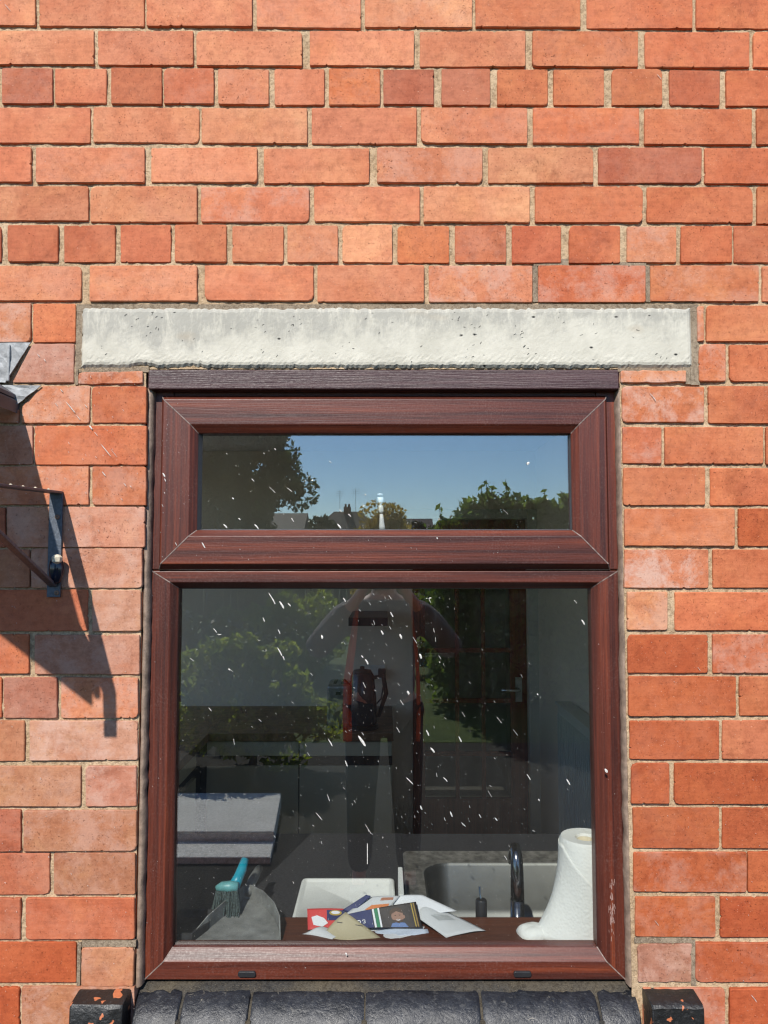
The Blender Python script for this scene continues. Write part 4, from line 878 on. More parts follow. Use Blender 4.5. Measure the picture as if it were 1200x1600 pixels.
def stroke(e, f, name, o_i, mat, off=.0018):
    o1, i1 = o_i; n = len(o1); MB().add([f(u, v, off) for u, v in o1] + [f(u, v, off) for u, v in i1], [(i, i + 1, n + i + 1, n + i) for i in range(n - 1)]).build(name, mat, e)
stroke(e4, f4, 'printed_letter_o', ring(.165, .62, .030, .11, .019, .06), white); stroke(e4, f4, 'printed_letter_s', ring(.235, .575, .022, .062, .012, .028, 30, -200), white); stroke(e4, f4, 'printed_letter_s', ring(.235, .675, .022, .062, .012, .028, 160, -90), white)
e5, f5 = leaf_sheet('letter', [(505, 1460, .125), (540, 1425, .140), (596, 1466, .110), (520, 1474, .095)], tan, 'buff brown envelope folded to a peak at the front of the pile', .004)
stroke(e5, f5, 'printed_line', ([(.55, .10), (.95, .55)], [(.575, .08), (.97, .52)]), dark)
leaf_sheet('letter', [(468, 1462, .125), (506, 1448, .14), (545, 1456, .13), (515, 1472, .10)], offw, 'crumpled grey white letter sticking out at the left of the pile', .004, wave=.002)

# dustpan, brush and tray
M['pan'] = simple('dusty_grey_pan', (.20, .205, .20), .7, var=.35, scale=30); M['darkpan'] = simple('charcoal_plastic', (.030, .031, .034), .6, var=.5, scale=60); M['teal'] = simple('turquoise_plastic', (.012, .30, .42), .35, var=.1); M['bristle'] = simple('grey_teal_bristles', (.07, .10, .10), .9, var=.6, scale=200)
dpn = empty('dustpan', (P(370, 1470, .10).x, .12, ZS), 'dusty grey plastic dustpan on the window board at the left', 'dustpan')
def board(x, y, Y): return P(x, y, Y)
out = [(P(293, 1478, .085).x, .085), (P(437, 1478, .085).x, .085), (P(436, 1440, .135).x, .135), (P(427, 1410, .185).x, .19), (P(410, 1385, .24).x, .245), (P(392, 1370, .28).x, .275), (P(380, 1376, .27).x, .27), (P(352, 1420, .20).x, .195), (P(325, 1450, .135).x, .135)]
n = len(out); cx_ = sum(p[0] for p in out) / n; cy_ = sum(p[1] for p in out) / n
vs = [(x, y, ZS + .003 + .05 * (y - .085)) for x, y in out] + [(x + (cx_ - x) * -.01, y, ZS + .006 + .05 * (y - .085) + .03 * min(1, max(0, (y - .09) / .05))) for x, y in out]
fs = [tuple(range(n))] + [(i, i + 1, n + i + 1, n + i) for i in range(1, n - 1)] + [(n - 1, 0, n, 2 * n - 1)]
o_ = MB().add(vs, fs).build('scoop', M['pan'], dpn); md = o_.modifiers.new('s', 'SOLIDIFY'); md.thickness = .0025; md.offset = 0
hd = MB().tube([(P(388, 1372, .28).x, .27, ZS + .03), (P(392, 1362, .30).x, .33, ZS + .035), (P(398, 1350, .33).x, .40, ZS + .035)], [.011, .012, .010], 10).build('handle', M['pan'], dpn, smooth=True)
bsh = empty('hand_brush', (P(352, 1420, .19).x, .19, ZS + .02), 'hand brush with turquoise handle lying in the dustpan', 'brush')
hp = [P(383, 1342, .27), P(378, 1358, .255), P(372, 1372, .24), P(366, 1384, .225)]
MB().tube(hp, [.009, .0115, .012, .014], 12).build('handle', M['teal'], bsh, smooth=True)
c0, c1 = P(338, 1388, .215), P(372, 1386, .215)
MB().tube([c0, c0 * .75 + c1 * .25 + Vector((0, 0, .003)), c0 * .4 + c1 * .6 + Vector((0, 0, .002)), c1], [.006, .011, .013, .011], 10).build('head', simple('pale_teal_plastic', (.12, .34, .36), .4), bsh, smooth=True)
bm_ = MB()
for i in range(260):
    t = random.random(); p0 = c0 * (1 - t) + c1 * t + Vector((0, random.uniform(-.014, .014), -.004)); p1 = p0 + Vector((random.gauss(-.006 + .010 * t, .004), random.gauss(-.012, .006), -.050 + random.gauss(0, .004)))
    bm_.tube([p0, p1], [.0014, .0010], 4)
bm_.build('bristles', M['bristle'], bsh)
tr_ = empty('black_tray', (P(305, 1440, .14).x, .14, ZS), 'black plastic tray beside the dustpan in the left corner', 'tray')
x0, x1 = P(274, 1450, .13).x - .01, P(338, 1440, .16).x
lp = lambda g: [(x0 + g, .082 + g), (x1 - .035 - g, .082 + g), (x1 - .012 - g, .13), (x1 - g, .20 - g), (x0 + g, .20 - g)]
loft([(lp(0), ZS + .001), (lp(-.0), ZS + .022), (lp(.004), ZS + .022), (lp(.006), ZS + .005)], 'tray', M['darkpan'], tr_, smooth=False)

# back run of units
cz_ = ZW - .01; CY = YZ(1146, cz_) + .01; print('CY', CY, 'ZW', ZW)
bu = empty('kitchen_units', (-.8, 2.4, ZF), 'sage grey handleless base units along the back of the kitchen', 'kitchen unit')
CX1 = P(613, 1200, CY).x
MB().box((RX0 + .61, CY + .03, ZF + .1), (CX1 - .004, RY1 - .006, cz_ - .042)).build('carcass', M['black'], bu)
MB().box((RX0 + .02, CY - .01, cz_ - .04), (CX1 + .006, RY1 - .004, cz_)).build('worktop', M['brownwt'], bu, bevel=.003)
ztop, zg0, zg1 = cz_ - .045, P(500, 1181, CY).z, P(500, 1197, CY).z
ex_ = [P(322, 1200, CY).x, P(467, 1200, CY).x, CX1]
for i in range(2):
    MB().box((ex_[i] + .003, CY, zg0), (ex_[i + 1] - .003, CY + .022, ztop)).build('drawer_front', M['cab'], bu, bevel=.001); MB().box((ex_[i] + .003, CY, ZF + .10), (ex_[i + 1] - .003, CY + .022, zg1)).build('door', M['cab'], bu, bevel=.001)
MB().box((ex_[0], CY + .012, zg1 + .001), (ex_[2], CY + .02, zg0 - .001)).build('handle_channel', M['black'], bu)
sdu = empty('kitchen_units', (-1.4, 1.5, ZF), 'sage grey base units along the left wall of the kitchen', 'kitchen unit')
SXF = ex_[0]
MB().box((RX0 + .01, .87, ZF + .1), (SXF - .025, CY - .02, ztop)).build('carcass', M['black'], sdu)
MB().box((RX0 + .01, .862, cz_ - .04), (SXF + .012, CY - .012, cz_)).build('worktop', M['brownwt'], sdu)
for i in range(2):
    y0 = .90 + i * .62; MB().box((SXF - .02, y0, zg0), (SXF, y0 + .6, ztop)).build('drawer_front', M['cab'], sdu); MB().box((SXF - .02, y0, ZF + .1), (SXF, y0 + .6, zg1)).build('door', M['cab'], sdu)
# kettle, socket, flex, shelf
ktl = empty('kettle', (P(570, 1110, 2.45).x, 2.45, cz_), 'black electric kettle on the back worktop', 'kettle')
kx_, kz0, kz1_ = P(566, 1110, 2.45).x, cz_ + .001, P(566, 1046, 2.45).z; hh = kz1_ - kz0
MB().lathe((kx_, 2.45, kz0), [(.085, 0), (.085, .018), (.06, .022)], 24).build('base', M['black_cap'], ktl, smooth=True, angle=.6)
MB().lathe((kx_, 2.45, kz0 + .022), [(.075, 0), (.078, .02), (.074, hh * .45), (.062, hh * .82), (.052, hh * .88)], 28).build('body', M['gloss_navy'], ktl, smooth=True, angle=.8)
MB().lathe((kx_, 2.45, kz0 + hh * .88 + .022), [(.052, 0), (.045, .012), (.012, .018), (.012, .03), (.004, .033)], 20).build('lid', M['black_cap'], ktl, smooth=True)
MB().tube([(kx_ + .055, 2.44, kz0 + hh * .86), (kx_ + .11, 2.43, kz0 + hh * .90), (kx_ + .125, 2.43, kz0 + hh * .6), (kx_ + .085, 2.44, kz0 + .06)], [.012, .013, .013, .010], 10).build('handle', M['black_cap'], ktl, smooth=True)
MB().tube([(kx_ - .05, 2.45, kz0 + hh * .6), (kx_ - .10, 2.45, kz0 + hh * .82)], [.025, .012], 10).build('spout', M['gloss_navy'], ktl, smooth=True)
cm = empty('toaster', (P(532, 1110, 2.48).x, 2.48, cz_), 'silver and black toaster beside the kettle', 'toaster')
tx0_, tx1_ = P(512, 1100, 2.48).x, P(548, 1100, 2.48).x; tzt = P(530, 1066, 2.48).z
MB().box((tx0_, 2.40, cz_ + .012), (tx1_, 2.60, tzt)).build('body', simple('toaster_steel', (.30, .31, .34), .3, .6), cm, bevel=.02, seg=3)
MB().box((tx0_ - .006, 2.41, cz_ + .001), (tx1_ + .006, 2.59, cz_ + .02)).build('base', M['black_cap'], cm, bevel=.004)
for q in (-.02, .02): MB().box(((tx0_ + tx1_) / 2 + q - .008, 2.43, tzt - .002), ((tx0_ + tx1_) / 2 + q + .008, 2.57, tzt + .0015)).build('slot', M['black'], cm)
MB().box(((tx0_ + tx1_) / 2 - .012, 2.385, tzt - .05), ((tx0_ + tx1_) / 2 + .012, 2.401, tzt - .035)).build('lever', M['black_cap'], cm)
c = P(597, 1050, RY1)
skt = empty('wall_socket', (c.x, RY1 - .006, c.z), 'double wall socket with a black plug above the back worktop', 'socket')
MB().box((c.x - .13, RY1 - .008, c.z - .043), (c.x + .018, RY1 - .001, c.z + .043)).build('plate', M['whitep'], skt, bevel=.003)
plg = MB().box((c.x - .024, RY1 - .045, c.z - .026), (c.x + .022, RY1 - .009, c.z + .024)).build('plug', M['black_cap'], skt, bevel=.006)
MB().tube([(c.x, RY1 - .028, c.z - .024), (c.x + .008, RY1 - .03, c.z - .08), (c.x - .005, RY1 - .05, c.z - .15), (c.x - .06, RY1 - .1, c.z - .20), (c.x - .10, RY1 - .2, cz_ + .006)], .005, 8).build('flex', M['black_cap'], plg, smooth=True)
a, b = P(545, 977, 2.55), P(606, 964, 2.55)
shf = MB().box((a.x, 2.5, a.z), (b.x, RY1 - .001, b.z)).build('wall_shelf', M['black_cap'], bevel=.002); tag(shf, 'short black wall shelf high on the back wall', 'shelf')

# glazed inner door, its frame, the radiator
M['mahog'] = mat_wood('mahogany_door', 'z', (.17, .036, .014), (.24, .052, .020), (.30, .07, .026), .35, .2); M['white_gloss'] = simple('white_gloss_paint', (.62, .64, .60), .35, var=.04)
dr = empty('inner_door', ((DX0 + DX1) / 2, RY1, ZF), 'dark mahogany glazed inner door with a chrome lever handle', 'door')
dfw = .05; dx0, dx1 = DX0 + dfw, DX1 - .004; dy = RY1 + .03
MB().box((DX0 + .001, RY1 - .012, ZF + .001), (DX0 + dfw - .003, RY1 + .09, DZ1 - .001)).build('door_frame', M['mahog'], dr, bevel=.003)
cols = [P(664, 1000, dy).x, P(711, 1000, dy).x, P(717, 1000, dy).x, P(752, 1000, dy).x, P(758, 1000, dy).x, P(797, 1000, dy).x]
zr = [P(600, y, dy).z for y in (905, 1013, 1020, 1092, 1099, 1175, 1182, 1248)]
MB().box((dx0, dy, ZF + .01), (cols[0], dy + .04, DZ1 - .004)).build('stile', M['mahog'], dr); MB().box((cols[5], dy, ZF + .01), (dx1, dy + .04, DZ1 - .004)).build('stile', M['mahog'], dr)
MB().box((cols[0], dy + .001, zr[0]), (cols[5], dy + .039, DZ1 - .004)).build('top_rail', M['mahog'], dr); MB().box((cols[0], dy + .001, ZF + .01), (cols[5], dy + .039, zr[7])).build('bottom_panel', M['mahog'], dr)
for k in (1, 3): MB().box((cols[k], dy + .006, zr[7]), (cols[k + 1], dy + .034, zr[0])).build('glazing_bar', M['mahog'], dr)
for k in (1, 3, 5):
    for q in (0, 2, 4): MB().box((cols[q], dy + .007, zr[k + 1]), (cols[q + 1], dy + .033, zr[k])).build('glazing_bar', M['mahog'], dr)
M['door_glass'] = mat_glass('door_glass', .04, .004)
for k in (0, 2, 4, 6):
    for q in (0, 2, 4): MB().box((cols[q] - .002, dy + .018, zr[k + 1] - .002), (cols[q + 1] + .002, dy + .022, zr[k] + .002)).build('pane', M['door_glass'], dr)
c = P(810, 1077, dy); M['bright'] = simple('bright_chrome', (.62, .62, .60), .2, 1.0)
hb = MB().box((c.x - .022, dy - .009, c.z - .075), (c.x + .022, dy - .001, c.z + .075)).build('handle_plate', M['bright'], dr, bevel=.004)
MB().tube([(c.x, dy - .008, c.z), (c.x, dy - .045, c.z), (c.x - .02, dy - .05, c.z), (c.x - .11, dy - .048, c.z + .002)], [.009, .009, .009, .008], 10).build('lever', M['bright'], hb, smooth=True)
dfr = MB(); dfr.box((DX1 + .001, RY1 - .018, ZF + .001), (DX1 + .07, RY1 - .001, DZ1 + .06)); dfr.box((DX0 - .06, RY1 - .018, DZ1 + .001), (DX1, RY1 - .002, DZ1 + .06))
tag(dfr.build('door_architrave', M['white_gloss'], bevel=.006), 'white painted door surround to the right of the mahogany door', 'architrave')
rd = empty('radiator', (RX1 - .03, 1.5, .1), 'white ribbed panel radiator on the right hand kitchen wall', 'radiator')
ry0, ry1_ = 1.46, 2.22; rz0, rz1_ = .05, P(915, 1155, ry0).z
MB().box((RX1 - .075, ry0, rz0), (RX1 - .015, ry1_, rz1_)).build('panel', M['white_gloss'], rd, bevel=.006)
for i in range(22):
    y = ry0 + .02 + i * .033; MB().box((RX1 - .083, y, rz0 + .04), (RX1 - .0745, y + .014, rz1_ - .04)).build('rib', M['white_gloss'], rd)
MB().box((RX1 - .085, ry0 - .004, rz1_ + .001), (RX1 - .008, ry1_ + .004, rz1_ + .012)).build('top_grille', M['white_gloss'], rd)
vv = MB().lathe((RX1 - .045, ry0 - .035, rz1_ - .10), [(.012, 0), (.02, .01), (.022, .05), (.014, .06)], 14).build('valve', M['white_gloss'], rd, smooth=True)

# little clear catch on the inside of the top casement
M['clear'] = simple('frosted_clear_plastic', (.74, .82, .84), .25, var=.05)
ct = empty('casement_catch', (P(596, 826, .075).x, .075, P(596, 826, .075).z), 'whitish plastic catch inside the top casement, at its lower middle', 'catch')
cc = lambda px, py: P(px, py, .068)
def turned(prof, name, mat):
    mb = MB(); mb.lathe((0, 0, 0), [(r * 1.4e-3, 0) for r, _ in prof], 14); n = 14
    for i, (r, y) in enumerate(prof):
        c = cc(594 + (y - 772) * .06, y)
        for j in range(n): a = 2 * math.pi * j / n; mb.v[i * n + j] = (c.x + r * 1.4e-3 * math.cos(a), c.y + r * 1.0e-3 * math.sin(a), c.z)
    return mb.build(name, mat, ct, smooth=True)
turned([(.5, 771), (4.5, 771.5), (4.5, 773.5), (.5, 774)], 'cap', M['clear']); turned([(4.8, 777), (5, 782), (4, 786), (2, 788)], 'upper_bulb', M['clear']); turned([(2, 788.5), (4, 792), (4.3, 798), (3, 802)], 'lower_bulb', M['clear'])
turned([(2.6, 803), (3.6, 812), (4.6, 822), (5.2, 828)], 'stem', M['whitep'])

# ================================================================== THE GARDEN BEHIND THE CAMERA (seen mirrored in the glass)
M['leaf_tree'] = mat_leaf('tree_leaves', (.035, .062, .036), (.065, .105, .055), .35); M['leaf_hedge'] = mat_leaf('hedge_leaves', (.085, .13, .03), (.16, .22, .06), .5, .3); M['leaf_yellow'] = mat_leaf('golden_leaves', (.30, .19, .015), (.42, .28, .03), .55)
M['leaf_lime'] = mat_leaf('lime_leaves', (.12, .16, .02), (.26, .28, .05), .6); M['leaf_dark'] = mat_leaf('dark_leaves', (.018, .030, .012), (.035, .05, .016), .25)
M['bark'] = simple('bark', (.09, .065, .045), .9, 0, .4, 20, .8)
def leaves(parent, name, centres, radii, per, size, mat, aspect=2.2, squash=1.0, hollow=.55):
    C = np.array(centres, float); R = np.array(radii, float); n = len(C) * per
    ci = np.repeat(np.arange(len(C)), per); d = rng.normal(size=(n, 3)); d /= np.linalg.norm(d, axis=1)[:, None]
    r = (hollow + (1 - hollow) * rng.random(n) ** .6) * R[ci]; d2 = d * r[:, None]; d2[:, 2] *= squash; pos = C[ci] + d2
    ax = rng.normal(size=(n, 3)); ax /= np.linalg.norm(ax, axis=1)[:, None]
    sd_ = np.cross(ax, rng.normal(size=(n, 3))); sd_ /= np.linalg.norm(sd_, axis=1)[:, None]
    s = size * (.6 + .8 * rng.random(n))[:, None]
    V = np.stack([pos - ax * s, pos + sd_ * s / aspect, pos + ax * s, pos - sd_ * s / aspect], 1).reshape(-1, 3) - np.array(parent.location)
    Fs = np.arange(n * 4).reshape(-1, 4)
    me = bpy.data.meshes.new(name); me.vertices.add(n * 4); me.vertices.foreach_set('co', V.ravel()); me.loops.add(n * 4); me.loops.foreach_set('vertex_index', Fs.ravel()); me.polygons.add(n); me.polygons.foreach_set('loop_start', np.arange(0, n * 4, 4)); me.polygons.foreach_set('loop_total', np.full(n, 4)); me.update(); me.materials.append(mat)
    o = bpy.data.objects.new(name, me); COL.objects.link(o); o.parent = parent; return o
def stems(parent, base, tips, r0, mat=None, name='trunk', trunk_to=None):
    mb = MB(); b = Vector(base); t0 = Vector(trunk_to) if trunk_to else b + Vector((0, 0, .1))
    mb.tube([b, b * .5 + t0 * .5 + Vector((r0 * .3, 0, 0)), t0], [r0 * 1.2, r0, r0 * .85], 9)
    for t in tips:
        t = Vector(t); m_ = t0 * .5 + t * .5 + Vector((random.uniform(-.1, .1), random.uniform(-.1, .1), .1)) ; mb.tube([t0 - Vector((0, 0, r0)), m_, t], [r0 * .6, r0 * .35, r0 * .12], 6)
    return mb.build(name, mat or M['bark'], parent, smooth=True)
def plant(name, base, blobs, per, size, mat, label, cat, r0=.05, trunk_to=None, group=None, part='crown', **kw):
    e = empty(name, base, label, cat, group)
    leaves(e, part, [b[:3] for b in blobs], [b[3] for b in blobs], per, size, mat, **kw)
    stems(e, base, [b[:3] for b in blobs[::max(1, len(blobs) // 7)]], r0, trunk_to=trunk_to); return e
# tall tree at the left of the top pane
def blobs_in(c, rad, n, r):
    out = []
    while len(out) < n:
        v = rng.uniform(-1, 1, 3)
        if (v ** 2).sum() < 1 and (v ** 2).sum() > .12: out.append((c[0] + v[0] * rad[0], c[1] + v[1] * rad[1], c[2] + v[2] * rad[2], r * rng.uniform(.7, 1.25)))
    return out
tcx = G(354, 800, 14.5)
plant('garden_tree', (tcx.x - .3, tcx.y, 0), blobs_in((tcx.x - .05, tcx.y, 3.05), (1.6, 1.3, 1.35), 62, .33) + blobs_in((tcx.x - .55, tcx.y, 4.5), (1.2, 1.2, 1.2), 40, .36), 300, .060, M['leaf_tree'], 'broad dark leafy tree mirrored at the left of the top pane', 'tree', .16, (tcx.x - .2, tcx.y, 2.0))
# laurel hedge at the right
def hedge():
    d = 8.6; pts = []
    e = empty('laurel_hedge', (G(800, 852, d).x, G(800, 852, d).y, 0), 'glossy laurel hedge mirrored at the right of the top pane', 'hedge')
    for x_, ytop in [(x, 775 + 60 * max(0, (735 - x) / 60) - 6 * math.sin(x * .05)) for x in range(690, 1060, 14)]:
        p = G(x_, ytop, d); zt = p.z
        for z in np.arange(.2, zt - .1, .24):
            for q in (0, .35): pts.append((p.x + random.uniform(-.05, .05), p.y - q, z, .2))
        pts.append((p.x, p.y, zt - .14, .17))
    leaves(e, 'foliage', [b[:3] for b in pts], [b[3] for b in pts], 46, .055, M['leaf_hedge'], 2.0, hollow=.3)
    for px, py in ((752, 762), (760, 756), (768, 765), (792, 755), (687, 795), (850, 768), (880, 770)):
        t = G(px, py, d - .05); b = t - Vector((random.uniform(-.03, .03), 0, .28)); MB().tube([b, t], .004, 5).build('shoot', M['leaf_hedge'], e)
        ls = [(t * (k / 5) + b * (1 - k / 5)) for k in range(6)]; leaves(e, 'shoot_leaves', ls, [.035] * 6, 3, .042, M['leaf_hedge'], 2.2, hollow=.2)
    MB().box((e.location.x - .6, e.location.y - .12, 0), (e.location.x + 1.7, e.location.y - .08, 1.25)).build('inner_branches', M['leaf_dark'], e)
hedge()
# golden shrub, small conifer, far bushes, lime shrub by the slab
g = G(604, 815, 15); plant('golden_shrub', (g.x, g.y, 0), blobs_in((g.x, g.y, 1.70), (.60, .5, .98), 38, .26), 240, .045, M['leaf_yellow'], 'rounded golden leaved shrub mirrored at the lower middle of the top pane', 'shrub', .04)
g = G(632, 812, 22); plant('conifer', (g.x, g.y, 0), [(g.x + random.gauss(0, .12), g.y, .4 + k * .13, .32 * (1 - k / 17)) for k in range(16)], 120, .05, M['leaf_dark'], 'small dark conifer mirrored behind the golden shrub', 'tree', .05)
for px, py, d, r, lab in ((496, 815, 40, 1.0, 'small far bush mirrored left of the hipped roof'), (650, 822, 60, 1.5, 'low dark far bush mirrored right of the golden shrub'), (672, 820, 70, 1.6, 'far dark bush mirrored at the foot of the laurel hedge')):
    g = G(px, py, d); plant('far_bush', (g.x, g.y, -.1), blobs_in((g.x, g.y, g.z - r * .9), (r * 1.1, r, r), 16, r * .4), 110, .16, M['leaf_dark'], lab, 'bush', .08, group='far bushes')
g = G(395, 1090, 6.15)
plant('lime_shrub', (g.x, g.y, 0), blobs_in((g.x + .02, g.y, .50), (.62, .28, .45), 34, .17), 200, .040, M['leaf_lime'], 'lime green flowering shrub mirrored at the left of the large pane', 'shrub', .03)
for px, d, hgt, m_, lab in ((310, 8.0, 1.15, 'leaf_dark', 'dark shrub mirrored at the far left of the large pane'), (470, 10.5, 1.25, 'leaf_lime', 'loose green shrub mirrored left of the person'), (690, 11.5, 1.35, 'leaf_hedge', 'green shrub mirrored right of the person, beyond the lawn'), (395, 12.5, 1.0, 'leaf_hedge', 'low green bush mirrored beyond the lime shrub')):
    g = G(px, 852, d); plant('garden_shrub', (g.x, g.y, 0), blobs_in((g.x, g.y, hgt * .5), (.55, .45, hgt * .45), 24, .22), 170, .05, M[m_], lab, 'shrub', .035, group='garden shrubs')
# pale concrete slabs with a step
sl = empty('concrete_step', (-1.2, -2.7, 0), 'pale sunlit concrete step mirrored low at the left of the large pane', 'step')
ya, yb, yc = [0.1 - YZ(q, h) for q, h in ((1341, .03), (1316, .03), (1240, .08))]
xa_, xb_, xc_ = [P(q, 1000, 0.1 - y_).x for q, y_ in ((425, ya), (430, yb), (441, yc))]
MB().extr([(-2.6, ya), (xa_, ya), (xb_, yb), (-2.6, yb)], 'z', -.05, .03).build('lower_slab', M['slab'], sl, bevel=.006); MB().extr([(-2.6, yb - .012), (xb_, yb - .012), (xc_, yc), (-2.6, yc)], 'z', -.05, .08).build('upper_slab', M['slab'], sl, bevel=.006)
# garden fence and far houses
M['render_w'] = simple('house_render', (.34, .30, .27), .9); M['rooft'] = simple('roof_tiles', (.075, .058, .052), .8, 0, .3, 3); M['brickh'] = simple('house_brick', (.22, .10, .07), .9, 0, .3, 4)
def house(px, d, w_, zr_, ze_, dep, label, hip=True, ch=None, mat='brickh'):
    c = G(px, 852, d); e = empty('house', (c.x, c.y, -.16), label, 'house', 'far houses'); x0, x1, y0, y1 = c.x - w_ / 2, c.x + w_ / 2, c.y - dep, c.y
    MB().box((x0, y0, -.16), (x1, y1, ze_)).build('wall', M[mat], e)
    h = w_ * .30 if hip else 0; ym = (y0 + y1) / 2; o = .35
    vs = [(x0 - o, y0 - o, ze_ - .1), (x1 + o, y0 - o, ze_ - .1), (x1 + o, y1 + o, ze_ - .1), (x0 - o, y1 + o, ze_ - .1), (x0 + h - (0 if hip else o), ym, zr_), (x1 - h + (0 if hip else o), ym, zr_)]
    rf = MB().add(vs, [(0, 1, 5, 4), (1, 2, 5), (2, 3, 4, 5), (3, 0, 4), (3, 2, 1, 0)]).build('roof', M['rooft'], e)
    if ch is not None:
        cx_ = x0 + w_ * ch; MB().box((cx_ - .42, ym - .5, zr_ - 1.2), (cx_ + .42, ym + .5, zr_ + .55)).build('chimney', M['brickh'], rf)
        for q in (-.28, .28): MB().lathe((cx_ + q * .75, ym, zr_ + .55), [(.14, 0), (.11, .35)], 10).build('chimney_pot', M['brickh'], rf)
        for q, hh_ in ((-.9, 2.6), (1.0, 2.9)): m_ = MB(); m_.tube([(cx_ + q, ym, zr_ - .4), (cx_ + q, ym, zr_ + hh_)], .022, 6); [m_.tube([(cx_ + q - .5, ym, zr_ + hh_ - .2 - .25 * i), (cx_ + q + .5, ym, zr_ + hh_ - .2 - .25 * i)], .012, 5) for i in range(3)]; m_.build('aerial', M['black_cap'], rf)
    for i in range(3):
        for zz in (1.0, 3.6): 
            if zz + 1.2 < ze_: wf = MB().box((x0 + w_ * (.14 + .28 * i), y1 - .02, zz), (x0 + w_ * (.14 + .28 * i) + w_ * .16, y1 + .05, zz + 1.2)).build('window', M['white_gloss'], e); MB().box((x0 + w_ * (.14 + .28 * i) + .1, y1 + .04, zz + .1), (x0 + w_ * (.14 + .28 * i) + w_ * .16 - .1, y1 + .065, zz + 1.1)).build('pane', M['gloss_navy'], wf)
    return e
house(540, 88, 8.0, 7.6, 4.8, 8, 'far brick house with a hipped roof and chimney mirrored mid left', True, .5)
house(432, 80, 5.0, 6.9, 4.9, 8, 'far house gable mirrored behind the tree', False, None)
house(618, 96, 9, 7.2, 4.8, 8, 'long far house with a low roof mirrored behind the golden shrub', False, None, 'render_w')
house(668, 92, 4.5, 6.3, 4.4, 8, 'far small house mirrored left of the laurel hedge', True, None)
M['fence'] = simple('dark_fence_timber', (.055, .042, .032), .85, 0, .4, 12, .5)
fn = empty('garden_fence', (-3, -21, 0), 'dark timber garden fence mirrored beyond the lawn', 'fence')
for i in range(64):
    x = -9.5 + i * .2; MB().box((x, -21.0, .02), (x + .188, -20.978, 1.25 + random.uniform(-.01, .01))).build('board', M['fence'], fn)
for z_ in (.3, 1.0): MB().box((-9.5, -21.05, z_), (3.3, -21.002, z_ + .08)).build('rail', M['fence'], fn)

# ------------------------------------------------------------------ the person taking the picture, mirrored in the glass
M['skin'] = simple('skin', (.52, .32, .24), .55, var=.06); M['top'] = simple('mauve_grey_cotton', (.11, .088, .092), .9, var=.12, scale=40, bump=.3); M['trousers'] = simple('black_trousers', (.020, .021, .026), .9, var=.2, scale=60); M['strap'] = simple('bright_orange_webbing', (.62, .11, .03), .7, var=.1, scale=90); M['shoe'] = simple('dark_shoe', (.03, .025, .022), .6); M['hairm'] = simple('brown_hair', (.05, .032, .022), .7, var=.5, scale=180, bump=.6)
PY = -2.06
per = empty('person', (0, PY, 0), 'person in a mauve grey top with orange straps holding up a phone, mirrored in glass', 'person')
def skin(name, vs, es, rs, mat, root=0, sub=2):
    me = bpy.data.meshes.new(name); o = bpy.data.objects.new(name, me); COL.objects.link(o); o.parent = per
    bm = bmesh.new(); lay = bm.verts.layers.skin.verify(); V = []
    for p, r in zip(vs, rs):
        v = bm.verts.new(p); v[lay].radius = (r, r) if not isinstance(r, tuple) else r; V.append(v)
    V[root][lay].use_root = True
    for a, b in es: bm.edges.new((V[a], V[b]))
    bm.to_mesh(me); bm.free(); me.materials.append(mat)
    md = o.modifiers.new('skin', 'SKIN'); md.use_smooth_shade = True; sb = o.modifiers.new('sub', 'SUBSURF'); sb.levels = sub; sb.render_levels = sub
    return o
def arm(sx): return [(sx * .17, 0, 1.36), (sx * .335, .10, 1.17), (sx * .10, .34, 1.46), (sx * .062, .388, 1.535)]
hz_ = 1.6
VS = [(0, 0, .92), (0, .005, 1.08), (0, .01, 1.27), (0, .0, 1.38), (0, .01, 1.45), (0, .03, 1.52), (0, .03, 1.60)] + arm(-1) + arm(1) + [(-.10, 0, .86), (-.11, .02, .48), (-.12, -.02, .09), (-.125, .10, .035), (.10, 0, .86), (.11, .02, .48), (.12, -.02, .09), (.125, .10, .035)]
ES = [(0, 1), (1, 2), (2, 3), (3, 4), (4, 5), (5, 6), (3, 7), (7, 8), (8, 9), (9, 10), (3, 11), (11, 12), (12, 13), (13, 14), (0, 15), (15, 16), (16, 17), (17, 18), (0, 19), (19, 20), (20, 21), (21, 22)]
RS = [(.14, .10), (.125, .09), (.15, .10), (.10, .08), .052, .078, .062, .052, .040, .026, (.036, .018), .052, .040, .026, (.036, .018), .085, .055, .036, .034, .085, .055, .036, .034]
skin('body', VS, ES, RS, M['skin'])
tv = [(0, 0, .86), (0, .005, 1.05), (0, .01, 1.26), (0, 0, 1.375), (0, .005, 1.41)] + [p for sx in (-1, 1) for p in ((sx * .175, 0, 1.355), (sx * .34, .10, 1.168), (sx * .15, .295, 1.40))]
skin('sweatshirt', tv, [(0, 1), (1, 2), (2, 3), (3, 4), (3, 5), (5, 6), (6, 7), (3, 8), (8, 9), (9, 10)], [(.17, .13), (.165, .125), (.18, .13), (.13, .10), .075, .088, .064, .044, .088, .064, .044], M['top'])
skin('trousers', [(0, 0, .93), (-.10, 0, .85), (-.11, .02, .47), (-.12, -.02, .10), (.10, 0, .85), (.11, .02, .47), (.12, -.02, .10)], [(0, 1), (1, 2), (2, 3), (0, 4), (4, 5), (5, 6)], [(.155, .12), .105, .078, .06, .105, .078, .06], M['trousers'])
for sx in (-1, 1): skin('shoe', [(sx * .12, -.05, .04), (sx * .122, .03, .045), (sx * .128, .15, .03)], [(0, 1), (1, 2)], [.045, .05, .036], M['shoe'])
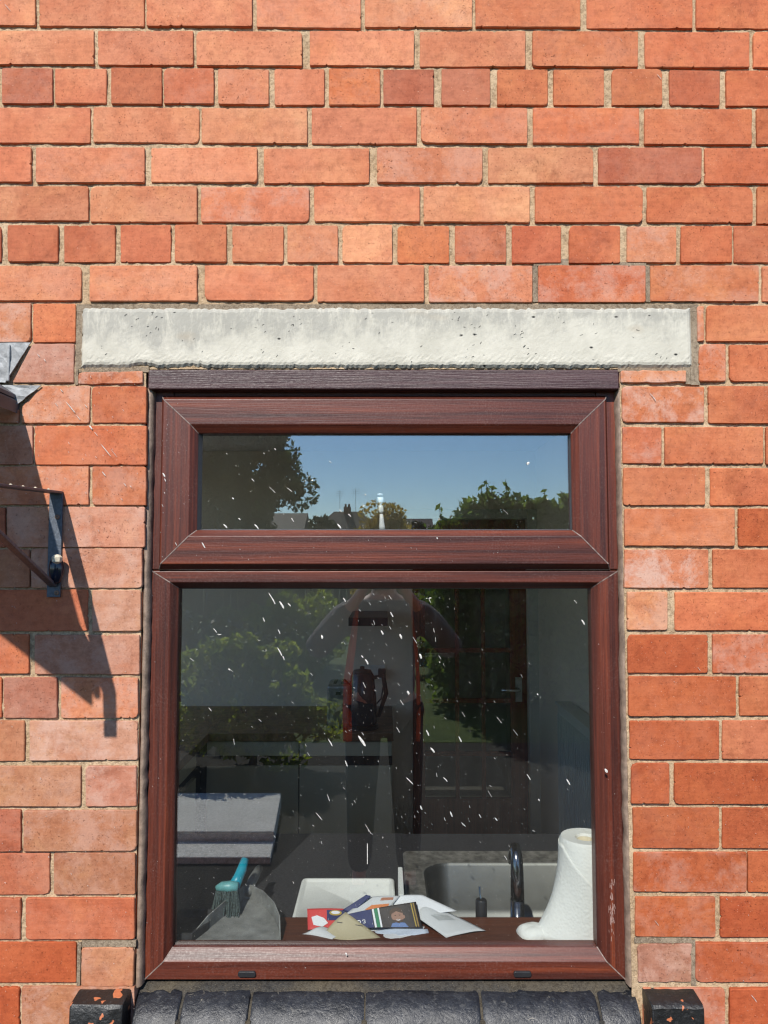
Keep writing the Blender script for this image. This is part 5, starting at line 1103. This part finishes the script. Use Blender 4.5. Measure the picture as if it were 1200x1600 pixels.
for sx in (-1, 1):      # fingers and thumb closed round the phone edges
    for k in range(4):
        z = 1.505 + .019 * k; ln = (.80, 1, 1.05, .92)[k]
        skin('finger', [(sx * .060, .392, z), (sx * (.060 - .010 * ln), .418, z + .004), (sx * (.056 - .024 * ln), .424, z + .006)], [(0, 1), (1, 2)], [.0095, .0088, .0078], M['skin'], sub=1)
    skin('thumb', [(sx * .066, .372, 1.50), (sx * .056, .385, 1.535), (sx * .034, .392, 1.56)], [(0, 1), (1, 2)], [.012, .0105, .009], M['skin'], sub=1)
hair_ = MB(); hair_.lathe((0, 0, 0), [(.085, -.03), (.092, .0), (.088, .035), (.066, .066), (.03, .082), (.004, .085)], 20); hair_.v = [(x, PY + .018 + y * 1.08, 1.585 + z) for x, y, z in hair_.v]; hair_.build('hair', M['hairm'], per, smooth=True)
for sx in (-1, 1):
    e_ = MB().lathe((sx * .032, PY + .105, 1.545), [(.001, -.008), (.011, -.003), (.011, .003), (.001, .008)], 10).build('eye', M['hairm'], per, smooth=True)
    MB().lathe((sx * .081, PY + .03, 1.535), [(.002, -.028), (.010, -.012), (.012, .012), (.004, .026)], 10).build('ear', M['skin'], per, smooth=True)
skin('nose', [(0, .105, 1.55), (0, .122, 1.515)], [(0, 1)], [.008, .014], M['skin'], sub=1)
MB().box((-.024, PY + .098, 1.480), (.024, PY + .108, 1.487)).build('mouth', simple('lips', (.40, .17, .14), .5), per, bevel=.003)
for sx, x0, x1 in ((-1, -.125, -.17), (1, .125, .16)):
    pts = [(x0, PY + .03, 1.415), (x0 * 1.05, PY + .10, 1.375), (x0 * 1.1, PY + .138, 1.30), (x0 * 1.2, PY + .15, 1.20), (x1, PY + .15, 1.05), (x1 * 1.02, PY + .14, .88), (x1 * 1.0, PY + .135, .76)]
    vs = []
    for i, (x, y, z) in enumerate(pts): hw = (.014, .016, .022, .028, .032, .034, .034)[i] * (.62 if sx < 0 else .28); vs += [(x - hw, y, z), (x, y + .010, z), (x + hw, y, z), (x, y - .006, z)]
    fs = [(i * 4 + j, i * 4 + (j + 1) % 4, i * 4 + 4 + (j + 1) % 4, i * 4 + 4 + j) for i in range(len(pts) - 1) for j in range(4)] + [(0, 1, 2, 3), (27, 26, 25, 24)]
    MB().add(vs, fs).build('strap', M['strap'], per)
ph = empty('phone', (.0, -1.642, 1.50), 'black phone held up in both hands by the person', 'phone')
MB().extr([(x, z) for x, z in rrect(-.048, .028, 1.475, 1.622, .010, 4)], 'y', -1.648, -1.640).build('case', M['black_cap'], ph, bevel=.001)
for q in (0, .018):
    lz = MB().lathe((0, 0, 0), [(.0015, 0), (.0065, 0), (.0065, .002), (.0015, .002)], 14); lz.v = [(.008 - q + x, -1.640 + z, 1.60 + y) for x, y, z in lz.v]; lz.build('lens', M['gloss_navy'], ph)
